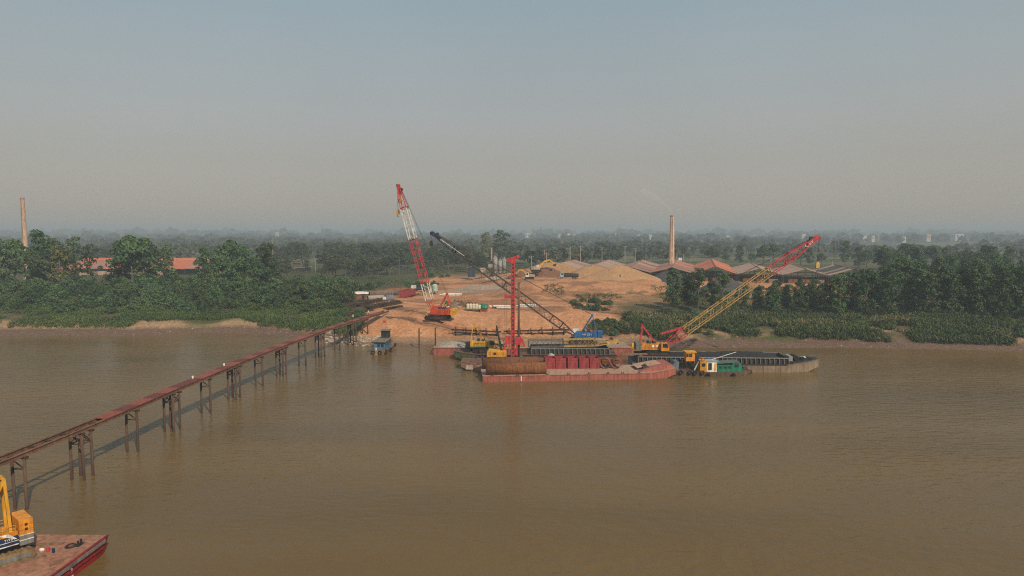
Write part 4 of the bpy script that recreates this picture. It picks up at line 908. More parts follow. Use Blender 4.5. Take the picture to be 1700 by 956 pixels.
# --- small wooden river boat by the bridge
bt = thing('river_boat', 'small wooden river boat with blue cabin and tyre fenders by the bank', 'boat', (-37.6, 199.5, 0), math.atan2(18, 1.2))
bt.scale = (1.2, 1.1, 1.15)
def bsec(x, b, zt, zb): return [(x, -b/2, zt), (x, -b/2*.6, zb), (x, b/2*.6, zb), (x, b/2, zt)]
MB().loft([bsec(-7, 3.0, 1.1, .0), bsec(-6, 3.8, 1.0, -.6), bsec(-1, 4.1, .9, -.8), bsec(4, 3.4, 1.1, -.6), bsec(6.6, 1.6, 1.7, .0), bsec(7.6, .3, 2.1, .9)]).build('hull', mat('tan_plank_hull', (.36, .22, .12), .8, col2=(.2, .12, .07), scale=1.2, amt=.6), bt)
MB().add([(-6.9, -1.4, 1.13), (-1, -1.95, .95), (4, -1.6, 1.13), (6.5, -.7, 1.7), (6.5, .7, 1.7), (4, 1.6, 1.13), (-1, 1.95, .95), (-6.9, 1.4, 1.13)], [(0,1,6,7), (1,2,5,6), (2,3,4,5)]).build('deck', WOOD, bt)
cb_ = MB().box((-1.9, 0, 2.0), (6.4, 3.0, 2.0)).build('cabin', BLUE_CAB, bt)
for x in (-4.2, -2.9, -1.6, -.3, .8):
    for s in (-1, 1): MB().box((x, s*1.52, 2.3), (.85, .04, .8)).build('window', GLASS, cb_)
for y in (-.8, .15): MB().box((-5.12, y, 2.2), (.04, .7, .9)).build('window', GLASS, cb_)
MB().box((-1.9, 0, 3.08), (7.4, 3.6, .14)).build('cabin_roof', mat('grey_plank_roof', (.24, .20, .16), .9, col2=(.14, .11, .09), scale=1), bt)
wh = MB().box((1.2, 0, 4.1), (2.0, 2.0, 1.9)).build('wheelhouse', DARK, bt); MB().box((1.2, 0, 5.12), (2.8, 2.6, .12)).build('wheelhouse_roof', mat('faded_green_roof', (.22, .27, .22), .85), wh)
MB().box((.18, 0, 4.3), (.04, 1.4, .8)).build('window', GLASS, wh)
MB().bar((1.6, 0, 5), (1.6, 0, 7.6), .1, n=6).build('flagpole', WOOD, bt); MB().box((1.6, .45, 7.2), (.03, .9, .6)).build('flag', RIG_RED, bt)
MB().bar((3.6, .5, 1.1), (3.6, .5, 3.4), .5, n=10).build('red_drum_stack', RIG_RED, bt)
MB().bar((-6.2, 0.6, 1.1), (-6.2, .6, 1.7), .45, n=10).build('white_can', WHITE, bt)
for x, y, z in ((-5.9, -2.05, .7), (3.6, -1.9, .8), (-2, -2.2, .6)): share(TYRE, 'tyre_fender', bt, (x, y, z))
for y in (-.7, 1.1): share(TYRE, 'tyre_fender', bt, (-7.1, y, .7), (0, 0, PI/2))

# --- near pontoon at the lower left with yellow and navy crane
nb = barge('near_pontoon', 'worn red deck pontoon with deep red sides at the lower left corner', 'barge', (-58.3, 59.6, 0), PI/2 - .02, 26, 27.5, 1.8, RED_HULL2, DECK_RED, bow=1.6, stern=1, sheer=0, bowB=27.5, rim=.16)
MB().bar((-13, -13.85, 1.55), (12.3, -13.85, 1.55), .24, .34).build('grey_fender_rail', GREY, nb)
MB().bar((-13, -13.80, .85), (12.0, -13.80, .85), .1, .16).build('side_rib', RED_HULL2, nb)
bollards(nb, [(10.6, -12.2, 1.82), (-6, -12.6, 1.82)], BLACK, 1.1)
text_on('2', nb, (6.8, -13.83, .95), (PI/2, 0, 0), .7, WHITE, 'draught_mark'); MB().box((6.8, -13.84, .35), (.4, .02, .2)).build('draught_mark', WHITE, nb)
nc_az = math.atan2(-6.2, -5.2)
nc = thing('crawler_crane', 'yellow and navy crawler crane on the near pontoon cut by the frame', 'crane', (-53.3, 65.6, 1.82), nc_az, 'crawler cranes')
nc.scale = (.8, .8, .8)
tracks(nc, 1.15, mat('muddy_yellow_track', (.33, .21, .09), .85, col2=(.12, .09, .06), scale=1.2, amt=.6, bump=.1), y=2.3, L=9.4, fm=GREY)
MB().box((0, 0, .9), (3.6, 3.8, .7)).bar((0, 0, 1.2), (0, 0, 1.65), 2.6, n=18).build('car_body', DARK, nc)
hs = MB().prism([(-3.9, 1.7), (2.6, 1.7), (2.6, 2.9), (1.9, 3.4), (-3.9, 3.4)], 'y', -1.55, 1.55).build('machinery_house', NAVY, nc)
MB().prism([(-3.92, 3.0), (2.4, 3.0), (2.0, 3.46), (-3.92, 3.46)], 'y', -1.6, 1.6).build('house_roof', CR_ORG, hs)
for s in (-1, 1):
    MB().box((-.7, s*1.57, 1.82), (6.5, .04, .12)).build('white_stripe', WHITE, hs); MB().box((-.7, s*1.57, 2.3), (6.5, .04, .06)).build('white_stripe', WHITE, hs)
    MB().prism([(-3.85, 2.45), (-2.7, 3.0), (-1.9, 3.42), (-2.9, 3.42), (-3.5, 2.85)], 'y', s*1.605, s*1.64).build('white_swoosh', WHITE, hs)
    MB().bar((-1.2, s*1.56, 2.62), (-1.2, s*1.62, 2.62), .3, n=12).build('round_badge', WHITE, hs)
text_on('TYHM', hs, (-3.0, 1.66, 2.62), (PI/2, 0, PI), .42, WHITE)
text_on('TYHM', hs, (-3.0, -1.66, 2.62), (PI/2, 0, 0), .42, WHITE)
for i in range(5): MB().box((-4.75, 0, 1.9 + i*.66), (1.5, 3.9, .62)).build('counterweight_slab', [GREY, GREY, CR_ORG, CR_ORG, CR_ORG][i], nc)
for z in (2.24, 2.88): MB().box((-4.75, 0, z), (1.56, 3.96, .08)).build('white_stripe', WHITE, nc)
f = MB()
for s in (-1, 1): f.bar((-3.3, s*1.0, 3.4), (-3.0, s*.7, 10.3), .34); f.bar((.2, s*1.0, 3.4), (-3.0, s*.7, 10.3), .32); f.bar((-3.0, s*.7, 10.3), (-1.0, s*.6, 12.0), .34)
f.bar((-3, -.8, 10.3), (-3, .8, 10.3), .4, n=8).bar((-1.0, -.8, 12.0), (-1.0, .8, 12.0), .36, n=8); f.build('gantry_frame', CR_YEL, nc)
MB().bar((-1.8, -.7, 3.7), (-1.8, .7, 3.7), 1.0, n=14).bar((-.3, -.7, 3.7), (-.3, .7, 3.7), 1.0, n=14).build('winch_drum', ROPE, nc)
for s in (-.4, .4): MB().bar((-2.9, s, 10.2), (-1.8, s, 4.0), .06, n=4).bar((-1.0, s, 11.9), (14, s, 22), .08, n=4).build('pendant_rope', ROPE, nc)
MB().prism([(.9, 1.7), (3.2, 1.7), (3.2, 2.6), (2.7, 3.9), (.9, 3.9)], 'y', 1.65, 2.9).build('cab', CR_ORG, nc)
m = MB(); lattice(m, (2.2, 0, 2.1), (20, 0, 22), 1.4, 2.0, .5, 2.0, 12); m.build('boom_section', BOOM_YEL, nc)
for i, (x, y, w_, mt_, lb, nm) in enumerate([(-48.2, 68.4, .5, RIG_RED, 'small red drum on the near pontoon deck', 'drum'), (-47.5, 68.2, .45, NAVY, 'small blue drum on the near pontoon deck', 'drum'), (-49.0, 68.6, .55, WHITE, 'white sack lying on the near pontoon deck', 'sack')]):
    m = MB().bar((0, 0, 0), (0, 0, .75), w_, n=12).bar((0, 0, .25), (0, 0, .3), w_*1.08, n=12).bar((0, 0, .5), (0, 0, .55), w_*1.08, n=12) if nm == 'drum' else MB().loft([[(r*math.cos(a), r*.6*math.sin(a), z) for a in np.linspace(0, 2*PI, 10, endpoint=False)] for r, z in ((.4, 0), (.5, .2), (.42, .4), (.15, .5))])
    o = m.build(nm, mt_); o.location = (x, y, 1.83); o.scale = (.6, .6, .6); tag(o, lb, nm)

for i, (x, y, rz, L_, lb) in enumerate([(-50.0, 69.9, .1, 4.5, 'long scrap timber behind the near crane'), (-45.6, 66.0, 1.2, 1.6, 'short scrap timber near the pontoon edge'), (-48.6, 66.6, .7, 2.4, 'scrap timber beside the near crane track')]):
    o = MB().box((0, 0, .06), (L_, .18, .12)).box((L_*.1, .25, .05), (L_*.8, .14, .1)).build('scrap_timber', WOOD); o.location = (x, y, 1.83); o.rotation_euler = (0, 0, rz); tag(o, lb, 'timber', 'scrap timber on the near pontoon')
m = MB()
for k in range(3): m.path([Vector(((.55-.1*k)*math.cos(a), (.55-.1*k)*math.sin(a), .05 + .07*k)) for a in np.linspace(0, 2*PI, 15)], .08, n=5)
o = m.build('rope_coil', ROPE); o.location = (-46.6, 69.6, 1.83); tag(o, 'coiled mooring rope on the near pontoon deck', 'rope')

for s in (-1, 1):
    hr = MB()
    for q in range(5): hr.bar((-3.7 + q*1.3, s*1.5, 3.46), (-3.7 + q*1.3, s*1.5, 4.3), .07, n=5)
    hr.bar((-3.7, s*1.5, 4.3), (1.5, s*1.5, 4.3), .07, n=5).bar((-3.7, s*1.5, 3.9), (1.5, s*1.5, 3.9), .05, n=5); hr.build('handrail', CR_YEL, nc)
for i in range(3): MB().box((-4.75, 1.96*(-1)**i, 3.6 + .3*i), (.3, .12, .3)).build('lifting_lug', DARK, nc)

# ------------------------------------------------------------------ brick kilns and sheds
KP = wp(1116, 444, 15.0); KU = Vector((.966, -.259, 0)); KV = Vector((.259, .966, 0))
kcol = {-3: (0, 2), -2: (0, 2), -1: (2, 0), 0: (2, 1), 1: (1, 1), 2: (0, 1), 3: (0, 0), 4: (3, 0)}
def roof_shed(name, label, loc, rz, W, L, ze, zr, npan, cols, base, group=None, posts=True, wave=.25):
    """gabled shed along local x; panels along each slope are separate sheets"""
    root = thing(name, label, 'shed', loc, rz, group); pl = L/npan; h0 = base
    for s in (-1, 1):
        for i in range(npan):
            x0, x1 = i*pl + .06, (i+1)*pl - .06; dz0 = wave*math.sin(i*1.7 + s)*.5; lift = .05*(i % 2) + .1*random.random()
            a, b = Vector((x0, 0, zr + dz0*.4 + lift)), Vector((x1, 0, zr + lift)); nseg = 3; m = MB(); vs = []
            for q in range(nseg+1):
                t_ = q/nseg; z = zr + (ze - zr)*t_ - .35*math.sin(PI*t_)*wave*2 + dz0*t_ + lift
                vs += [(x0, s*(W/2)*t_, z), (x1, s*(W/2)*t_, z), (x0, s*(W/2)*t_, z-.1), (x1, s*(W/2)*t_, z-.1)]
            fs = []
            for q in range(nseg): o = 4*q; fs += [(o, o+1, o+5, o+4), (o+2, o+6, o+7, o+3), (o, o+4, o+6, o+2), (o+1, o+3, o+7, o+5)]
            fs += [(0, 2, 3, 1), (4*nseg, 4*nseg+1, 4*nseg+3, 4*nseg+2)]
            m.add(vs, fs).build('roof_panel', TILE[cols[(i + (s > 0)) % len(cols)] if random.random() < .5 else cols[0]], root)
    MB().bar((0, 0, zr+.16), (L, 0, zr+.16), .5, .18).build('ridge_cap', TILE[2], root)
    me = MB().bar((0, 0, h0), (0, 0, 1), .32)
    for i in range(0, npan+1, 2):
        for y in (-W/2 + .4, W/2 - .4): MB().bar((i*pl*.998, y, h0), (i*pl*.998, y, ze - .12), .34).build('post', DARK, root)
    for x in (.1, L*.5, L-.1): MB().bar((x, -W/2+.4, ze-.3), (x, W/2-.4, ze-.3), .25).bar((x, 0, h0), (x, 0, zr-.2), .3).build('truss', DARK, root)
    return root
side_names = {-3: 'far left', -2: 'second from the left', -1: 'just left of the chimney', 0: 'at the foot of the tall chimney', 1: 'with the brightest orange roof', 2: 'with pale tan roof behind the yellow boom', 3: 'pale roofed and left of the grey roof', 4: 'grey roofed at the far right'}
for k in range(-3, 5):
    c = KP + KU*(23.0*k); g = min(gz(c.x + d_*KV.x, c.y + d_*KV.y) for d_ in (0, 20, 40, 60)) - .5
    L_ = {-3: 84, -2: 92, -1: 98, 0: 100, 1: 104, 2: 70, 3: 58, 4: 52}[k]
    zr = {1: 16.2, 4: 15.6, 3: 15.2, 2: 15.2}.get(k, 15.2)
    sh_ = roof_shed('kiln_shed', f'long open brick kiln shed {side_names[k]}', (c.x, c.y, 0), math.atan2(KV.y, KV.x), 23.0, L_, 12.0, zr, 7, kcol[k], g, 'brick kiln sheds')
    if k >= 0:                                               # stacked raw bricks standing in the shed mouth
        for q in range(3):
            o = MB().box((3 + q*.4, -7 + q*6.5, (g + 9.6)/2), (4.0, 4.6, 9.6 - g - .3)).build('brick_stack', RUST_O if q else TILE[2], sh_)
for i, (Y0, zr, x0, x1) in enumerate([(462, 15.0, -300, -204), (492, 15.8, -308, -206)]):
    c = Vector((x0, Y0, 0)); roof_shed('brick_shed', ('front' if i == 0 else 'rear') + ' long orange roofed brick shed behind the left bank trees', c, 0, 30, x1-x0, 10.6, zr, 9, (1, 1, 2), gz(-250, Y0)-.5, 'brick sheds on the left bank')
o = thing('brick_stack_wall', 'pale brick stacks in front of the left orange roofed shed', 'brick stack', (-250, 442, gz(-250, 442)))
for q in range(9): MB().box((-28 + q*6.1, 0, 1.1 + .3*(q % 3)), (4.6, 2.4, 2.6)).build('stack', TILE[0], o)
def brick_chimney(label, px, top, Y, r0, r1, bm_):
    b = dp(px, 440, Y); t_ = dp(px, top, Y); z0 = gz(b.x, Y) - 1; H = t_.z - z0
    root = thing('brick_chimney', label, 'chimney', (b.x, Y, z0), 0, 'brick kiln chimneys')
    n = 28; secs = [[((r0 + (r1-r0)*u)*math.cos(a), (r0 + (r1-r0)*u)*math.sin(a), u*H) for a in np.linspace(0, 2*PI, n, endpoint=False)] for u in (0, .25, .5, .75, 1)]
    MB().loft(secs, cap=False).build('shaft', bm_, root, smooth=True)
    MB().ring((0, 0, H-.5), (0, 0, H+.2), r1+.16, r1-.35, n).build('crown_ring', TILE[2], root)
    for u in (.2, .4, .6, .8): r = r0 + (r1-r0)*u; MB().ring((0, 0, u*H-.06), (0, 0, u*H+.06), r+.04, r-.05, n).build('iron_band', bm_, root)
    MB().bar((0, -r0-.15, 1), (0, -r1-.15, H-.6), .12).build('ladder', RUST_D, root)
    return root, H
ch, CHH = brick_chimney('tall smoking brick chimney rising among the kiln roofs', 1114.5, 358, 428, 2.05, 1.15, mat('pale_tan_brick', (.66, .44, .29), .9, col2=(.54, .33, .2), scale=.25, amt=.7, bump=.1))  # the shaft's own pale tan brick, mottled by noise
brick_chimney('weathered brick chimney behind the trees at the far left', 43.5, 329, 398, 1.75, 1.0, BRICK_O)
# smoke wisp drifting up and to the left
sm = bpy.data.materials.new('thin_smoke'); sm.use_nodes = True; t = sm.node_tree; t.nodes.remove(t.nodes['Principled BSDF']); L = t.links.new
pv = t.nodes.new('ShaderNodeVolumePrincipled'); pv.inputs['Color'].default_value = (.97, .97, .97, 1); pv.inputs['Anisotropy'].default_value = -.4
tc = t.nodes.new('ShaderNodeTexCoord'); nz = t.nodes.new('ShaderNodeTexNoise'); nz.inputs['Scale'].default_value = .16; nz.inputs['Detail'].default_value = 3
L(tc.outputs['Object'], nz.inputs['Vector']); mr = t.nodes.new('ShaderNodeMapRange'); mr.inputs[1].default_value = .30; mr.inputs[2].default_value = .75; mr.inputs[3].default_value = 0; mr.inputs[4].default_value = .17
L(nz.outputs['Fac'], mr.inputs[0]); L(mr.outputs[0], pv.inputs['Density']); L(pv.outputs[0], t.nodes['Material Output'].inputs['Volume'])
top = Vector(ch.location) + Vector((0, 0, CHH)); secs = []
for i in range(9):
    u = i/8; c = Vector((-19*u**1.35, 2*u, .3 + 15.5*u**.8)) + Vector((.5*math.sin(i*1.9), 0, .3*math.cos(i*2.3))); r = .6 + 1.7*u
    secs.append([c + Vector((r*math.cos(a)*.8, r*math.sin(a), r*math.cos(a)*.8)) for a in np.linspace(0, 2*PI, 12, endpoint=False)])
o = MB().loft(secs).build('smoke', sm); o.location = top; tag(o, 'faint white smoke drifting left from the tall chimney', None, None, 'stuff')

# ------------------------------------------------------------------ stockpiles
def heap(label, x, y, rx, ry, h, mt, seed, name='sand_heap', cat='heap', ridge=0):
    n, k = 40, 12; z0 = gz(x, y) - .5; m = MB(); vs = [(0, 0, h)]; fs = []
    for j in range(1, k+1):
        for i in range(n):
            a = 2*PI*i/n; u = j/k; w_ = 1 + .22*(float(fbm(math.cos(a)*1.3+seed, math.sin(a)*1.3+seed, 3))-.45)*2
            X = rx*u*w_*math.cos(a); Y = ry*u*w_*math.sin(a)
            X += math.copysign(ridge, math.cos(a))*abs(math.cos(a))**.5 if ridge else 0
            Z = h*(1-u)**1.05*(1 + .12*(float(fbm(X*.2+seed, Y*.2, 3))-.45)*(u*2)) - .4*(u == 1) - 2.0*max(0, u-.85)
            vs.append((X, Y, Z))
    for i in range(n): fs.append((0, 1+i, 1+(i+1) % n))
    for j in range(k-1):
        for i in range(n): fs.append((1+j*n+i, 1+(j+1)*n+i, 1+(j+1)*n+(i+1) % n, 1+j*n+(i+1) % n))
    o = m.add(vs, fs).build(name, mt, smooth=True)
    for p in o.data.polygons: p.use_smooth = True
    o.location = (x, y, z0); return tag(o, label, cat, 'heaps on the stockyard terrace')
def at(px, Y): return (px-850)/FPX*Y
heap('biggest pale sand heap right of the dump truck', at(1030, 352), 352, 20, 15, 7.0, SAND, 1.1, ridge=2)
heap('tan sand heap behind the left flank of the biggest one', at(985, 366), 366, 16, 12, 5.8, SAND, 2.7, ridge=3)
heap('broad tan heap furthest back behind the excavators', at(918, 384), 384, 18, 12, 7.0, SAND, 4.2, ridge=5)
heap('dark brown earth heap between excavator and truck', at(908, 360), 360, 11.5, 8, 5.4, EARTH, 6.3, 'earth_heap', ridge=2)
heap('brown earth heap beside the front excavator', at(868, 362), 362, 9, 7, 4.6, EARTH, 8.9, 'earth_heap')
heap('dark grey gravel heap right of the sand', at(1112, 350), 350, 13, 10, 7.0, GRAVEL, 3.4, 'gravel_heap', ridge=3)
heap('grey gravel heap partly hidden by bank trees', at(1204, 322), 322, 14, 10, 6.8, GRAVEL, 5.8, 'gravel_heap', ridge=3)
heap('low pale rubble heap below the grey works', at(800, 330), 330, 12, 7, 2.6, mat('brown_rubble', (.25, .18, .13), .95, col2=(.33, .27, .2), scale=.4, amt=.8, bump=.5), 7.7, 'rubble_heap', ridge=4)
heap('small earth heap at the yard edge under the tent', at(770, 262), 262, 5, 4, 1.4, EARTH, 9.1, 'earth_heap')

# ------------------------------------------------------------------ earth movers
def excavator(label, x, y, rz, bm_, pose, k=1.0, z=None):
    bm_ = mat('dusty_cream_paint', (.50, .43, .30), .7, col2=(.32, .22, .13), scale=1, amt=.6)
    root = thing('excavator', label, 'excavator', (x, y, gz(x, y) if z is None else z), rz, 'excavators')
    tracks(root, .78*k, None, y=1.75, L=5.6)
    MB().prism([(-2.4*k, 1.1*k), (1.5*k, 1.1*k), (1.5*k, 1.9*k), (.5*k, 2.2*k), (-2.1*k, 2.2*k), (-2.6*k, 1.8*k)], 'y', -1.35*k, 1.35*k).build('upper_body', bm_, root)
    MB().box((-2.5*k, 0, 1.55*k), (.6*k, 2.6*k, .9*k)).build('counterweight', DARK, root)
    c = MB().prism([(.2*k, 1.1*k), (1.7*k, 1.1*k), (1.7*k, 2.0*k), (1.3*k, 3.0*k), (.2*k, 3.0*k)], 'y', .35*k, 1.4*k).build('cab', WHITE, root)
    MB().prism([(.45*k, 1.9*k), (1.55*k, 1.9*k), (1.2*k, 2.85*k), (.45*k, 2.85*k)], 'y', 1.405*k, 1.43*k).build('side_window', GLASS, c)
    a, b, c_, d_ = [Vector((q[0]*k, -.25*k, q[1]*k)) for q in pose]
    MB().bar(a, b, .55*k, .7*k).bar(b, c_, .5*k, .65*k).build('boom', CR_YEL, root); MB().bar(c_, d_, .42*k, .5*k).build('dipper_arm', CR_YEL, root)
    MB().bar(a + Vector((.4, 0, -.4)), a.lerp(b, .8), .2*k, n=6).build('boom_ram', GREY, root)
    MB().prism([(d_.x-.6*k, d_.z-.2*k), (d_.x+.5*k, d_.z+.1*k), (d_.x+.4*k, d_.z-.8*k), (d_.x-.3*k, d_.z-1.1*k), (d_.x-.9*k, d_.z-.8*k)], 'y', -.85*k, .35*k).build('bucket', DARK, root)
    return root
zt = gz(at(892, 356), 356)
excavator('white and yellow excavator on top of the brown heap with arm raised', at(890, 356), 354, .15, WHITE, [(1.2, 1.9), (3.4, 4.6), (6.0, 5.4), (8.6, 3.6)], 1.15, zt + 2.8)
excavator('white excavator at the foot of the heap with arm reaching left', at(879, 342), 342, PI*.98, WHITE, [(1.2, 1.9), (2.6, 3.9), (4.6, 4.2), (6.2, 2.2)], 1.1)
dt = thing('dump_truck', 'pale green cabbed dump truck with dark bed on the stockyard', 'truck', (at(943, 338), 338, gz(at(943, 338), 338)), PI)
MB().box((-1, 0, 1.0), (8.6, 1.2, .35)).build('chassis', DARK, dt)
tcab = MB().prism([(2.2, .9), (4.1, .9), (4.1, 2.0), (3.7, 3.1), (2.2, 3.1)], 'y', -1.25, 1.25).build('cab', mat('pale_green_cab', (.33, .42, .38), .55, col2=(.2, .25, .22), scale=1), dt)
for s in (-1, 1): MB().box((3.0, s*1.265, 2.4), (.9, .03, .8)).build('door_window', GLASS, tcab)
MB().add([(4.12, -1.1, 2.0), (4.12, 1.1, 2.0), (3.76, 1.1, 3.0), (3.76, -1.1, 3.0)], [(0,1,2,3)]).build('windscreen', GLASS, tcab)
MB().prism([(-5.2, 1.3), (2.0, 1.3), (2.0, 2.9), (-5.2, 2.6)], 'y', 1.15, 1.25).prism([(-5.2, 1.3), (2.0, 1.3), (2.0, 2.9), (-5.2, 2.6)], 'y', -1.25, -1.15).box((-1.6, 0, 1.36), (7.2, 2.3, .1)).box((1.95, 0, 2.1), (.1, 2.3, 1.5)).box((-5.15, 0, 1.9), (.1, 2.3, 1.2)).build('tipper_bed', BLKSTEEL, dt)
for x in (3.1, -2.6, -4.0):
    for s in (-1, 1):
        o = MB().bar((x, s*.85, .55), (x, s*1.25, .55), 1.1, n=14).build('wheel', BLACK, dt); MB().bar((x, s*1.25, .55), (x, s*1.28, .55), .5, n=10).build('rim', GREYL, o)

# ------------------------------------------------------------------ works behind the yard
wx = at(812, 398); wz = gz(wx, 398)
wk = thing('batching_works', 'grey batching works with silos and conveyor behind the yard', 'plant', (wx, 398, wz))
for i, (x, h, r) in enumerate([(3.6, 11.5, 1.3), (6.4, 9.5, 1.2), (8.8, 10.5, 1.1)]):
    m = MB().bar((x, 0, 3.2), (x, 0, h), 2*r, n=16).bar((x, 0, h), (x, 0, h+.9), 2*r, n=16, r1=.6).bar((x, 0, 3.2), (x, 0, 1.8), 2*r, n=16, r1=.5)
    so_ = m.build('silo', GREYL, wk, smooth=True)
    for a in range(4): MB().bar((x + r*.8*math.cos(a*PI/2+.8), r*.8*math.sin(a*PI/2+.8), -.4), (x + r*.8*math.cos(a*PI/2+.8), r*.8*math.sin(a*PI/2+.8), 4), .2).build('silo_leg', DARK, so_)
MB().prism([(-5, 3.8), (-1.5, 3.8), (-2.4, 2.2), (-4.2, 2.2)], 'y', -1.6, 1.6).box((-3.2, 0, 4.5), (3.6, 3.4, 1.4)).build('hopper', CONC, wk)
for x in (-4.6, -1.9):
    for y in (-1.3, 1.3): MB().bar((x, y, -.4), (x, y, 3.9), .22).build('hopper_leg', DARK, wk)
MB().bar((-2.5, .4, 1.6), (4.5, .4, 8.8), .9, .4).build('conveyor', GREY, wk)
MB().box((1.2, 1.4, 6.6), (3.4, 2.6, 2.2)).build('control_cabin', CONC, wk); MB().box((1.2, 1.4, 7.8), (3.9, 3.1, .2)).build('cabin_roof', RUST, wk)
for x in (0, 2.4): MB().bar((x, 1.4, -.4), (x, 1.4, 5.6), .25).build('cabin_leg', DARK, wk)
MB().box((-10.4, 2, 2.6), (4.2, 3.4, 5.6)).build('dark_shed', mat('dark_blue_sheeting', (.05, .06, .075), .8), wk)
MB().prism([(-12.8, 5.3), (-8, 6.0), (-8, 6.2), (-12.8, 5.5)], 'y', -.2, 4.2).build('shed_roof', GREY, wk)
sk = thing('steel_stack', 'thin rusty steel chimney stack beside the grey works', 'chimney', (at(816, 402), 402, gz(at(816, 402), 402)))
MB().bar((0, 0, -.3), (0, 0, 17.6), 1.15, n=14, r1=.95).build('pipe', mat('pale_rust_stack', (.36, .22, .16), .85, col2=(.26, .15, .1), scale=.5), sk, smooth=True); MB().box((0, 0, .3), (2, 2, .8)).build('footing', CONC, sk); MB().ring((0, 0, 16.8), (0, 0, 17.7), .56, .44, 14).build('rim', RUST, sk)
o = MB().prism([(-9, -4), (9, -4), (8, 3), (-8, 3)], 'z', -.6, .35).build('concrete_slab', CONC); o.location = (at(832, 372), 372, gz(at(832, 372), 372)+.2); tag(o, 'pale concrete slab in front of the grey works', 'slab')

# ------------------------------------------------------------------ poles
poles = [(882.6, 425, 430), (904, 415, 470), (907.2, 419, 468), (944.7, 412, 500), (947.3, 409, 520), (964, 408, 470), (999.5, 410, 560), (1037.7, 408, 530), (1054.7, 412, 600), (1145.6, 425, 500), (1280, 428, 480), (1381.5, 434, 430), (452, 398, 620), (523, 428, 470)]
for i, (px, py, Y) in enumerate(poles):
    p = dp(px, py, Y); z0 = gz(p.x, Y); r = thing('utility_pole', f'pale concrete utility pole, {ORD[[q[0] for q in sorted(poles)].index(px)]} from the left among the distant poles', 'pole', (p.x, Y, z0), 0, 'utility poles across the plain')
    H = p.z - z0; MB().bar((0, 0, -.5), (0, 0, H), .55, n=8, r1=.38).build('shaft', CONC, r); 
    m = MB().bar((-1.3, 0, H-.6), (1.3, 0, H-.6), .2)
    if i % 2 == 0: m.bar((-1.0, 0, H-1.7), (1.0, 0, H-1.7), .18)
    m.build('cross_arm', GREY, r)
    for x in (-1.2, 0, 1.2): MB().bar((x, 0, H-.5), (x, 0, H-.1), .2, n=6).build('insulator', WHITE, r)
p = dp(1129, 421, 520); z0 = gz(p.x, 520); tf = thing('transformer_station', 'pole mounted transformer station right of the tall chimney', 'transformer', (p.x, 520, z0))
for x in (-2.4, 2.4): MB().bar((x, 0, -.5), (x, 0, p.z - z0), .5, n=8).build('pole', CONC, tf)
MB().box((0, 0, p.z-z0-4.2), (2.6, 1.6, 1.9)).build('transformer_tank', WHITE, tf); MB().box((0, 0, p.z-z0-5.3), (5.4, 1.8, .25)).build('platform', GREY, tf); MB().bar((-3, 0, p.z-z0-.4), (3, 0, p.z-z0-.4), .25).build('cross_arm', GREY, tf)

# ------------------------------------------------------------------ houses far away
def house(label, px, py, Y, w_, d_, h, wallm, roofm, storeys=2, name='house', rz=0.0, grp='far-off houses'):
    p = dp(px, py, Y); z0 = gz(p.x, Y); r = thing(name, label, 'house', (p.x, Y, z0), rz, grp); H = max(4, p.z - z0 - h*.25) if h > 0 else -h; R = w_*.28
    MB().box((0, 0, H/2), (w_, d_, H)).build('wall', wallm, r)
    MB().prism([(-w_/2-.4, H), (w_/2+.4, H), (0, H+R)], 'y', -d_/2-.4, d_/2+.4).build('roof', roofm, r)
    for s in range(storeys):
        for q in range(2):
            o = MB().box((-w_*.23 + q*w_*.46, -d_/2-.03, H*(.55 + .4*s/storeys)), (w_*.18, .08, H*.14)).build('window', GLASS, r)
    return r
HR = TILE[1]; HG = mat('cream_wall', (.66, .60, .50), .85)
hs_ = [(876, 390, 2300, 'alone just left of the mast'), (929, 392, 2100, 'left of a close group of three'), (944, 391, 2200, 'middle of a close group of three'), (953, 392, 2250, 'right of a close group of three'), (1022, 391, 2300, 'between the poles left of the chimney'),
       (1060, 393, 2200, 'second left of the tall chimney'), (1080, 393, 2400, 'nearest left of the tall chimney'), (1177, 394, 2200, 'nearest right of the tall chimney'), (1208, 394, 2300, 'second right of the tall chimney'), (1252, 393, 2500, 'third right of the tall chimney'), (1334, 392, 2400, 'just left of the crane tip'),
       (1402, 396, 1900, 'just right of the crane hook'), (1434, 395, 2000, 'second right of the crane hook'), (1448, 394, 1900, 'pale pink one right of the crane hook'), (1499, 396, 1800, 'over the middle of the right bank wood'), (1540, 392, 1900, 'tallest one over the right bank wood'), (1592, 391, 2100, 'wide flat white one at the right'), (1645, 394, 2000, 'second from the right edge'), (1690, 393, 2000, 'nearest the right edge'), (460, 388, 2300, 'small one far over the left wood')]
for i, (px, py, Y, wh_) in enumerate(hs_):
    house(f'far white house, {wh_}', px, py - 4, Y, random.uniform(9, 14)*(2.2 if px == 1592 else 1), 10, 6, [WHITE, HG][i % 2], [HR, GREY, TILE[2]][i % 3], 2, rz=random.uniform(-.2, .2))
for px0, px1, py, Y, lab, wl in [(312, 346, 414, 860, 'long red roofed farm building, leftmost behind the left bank trees', TILE[2]), (350, 369, 414, 850, 'white walled red roofed farm building behind the left bank trees', WHITE), (410, 423, 415, 850, 'small red roofed farm building right of the white walled one', HG)]:
    p = dp((px0+px1)/2, py, Y); W_ = (px1-px0)/FPX*Y; z0 = gz(p.x, Y); r = thing('farm_building', lab, 'building', (p.x, Y, z0), 0, 'red roofed farm buildings'); H = p.z - z0 - 1
    MB().box((0, 0, H/2), (W_, 9, H)).build('wall', wl, r); MB().prism([(-5.2, H), (5.2, H), (0, H+3.4)], 'x', -W_/2-.6, W_/2+.6).build('roof', HR, r)
    for q in range(int(W_/4)): MB().box((-W_/2 + 2 + q*4, -4.53, H*.8), (1.4, .08, H*.16)).build('window', GLASS, r)
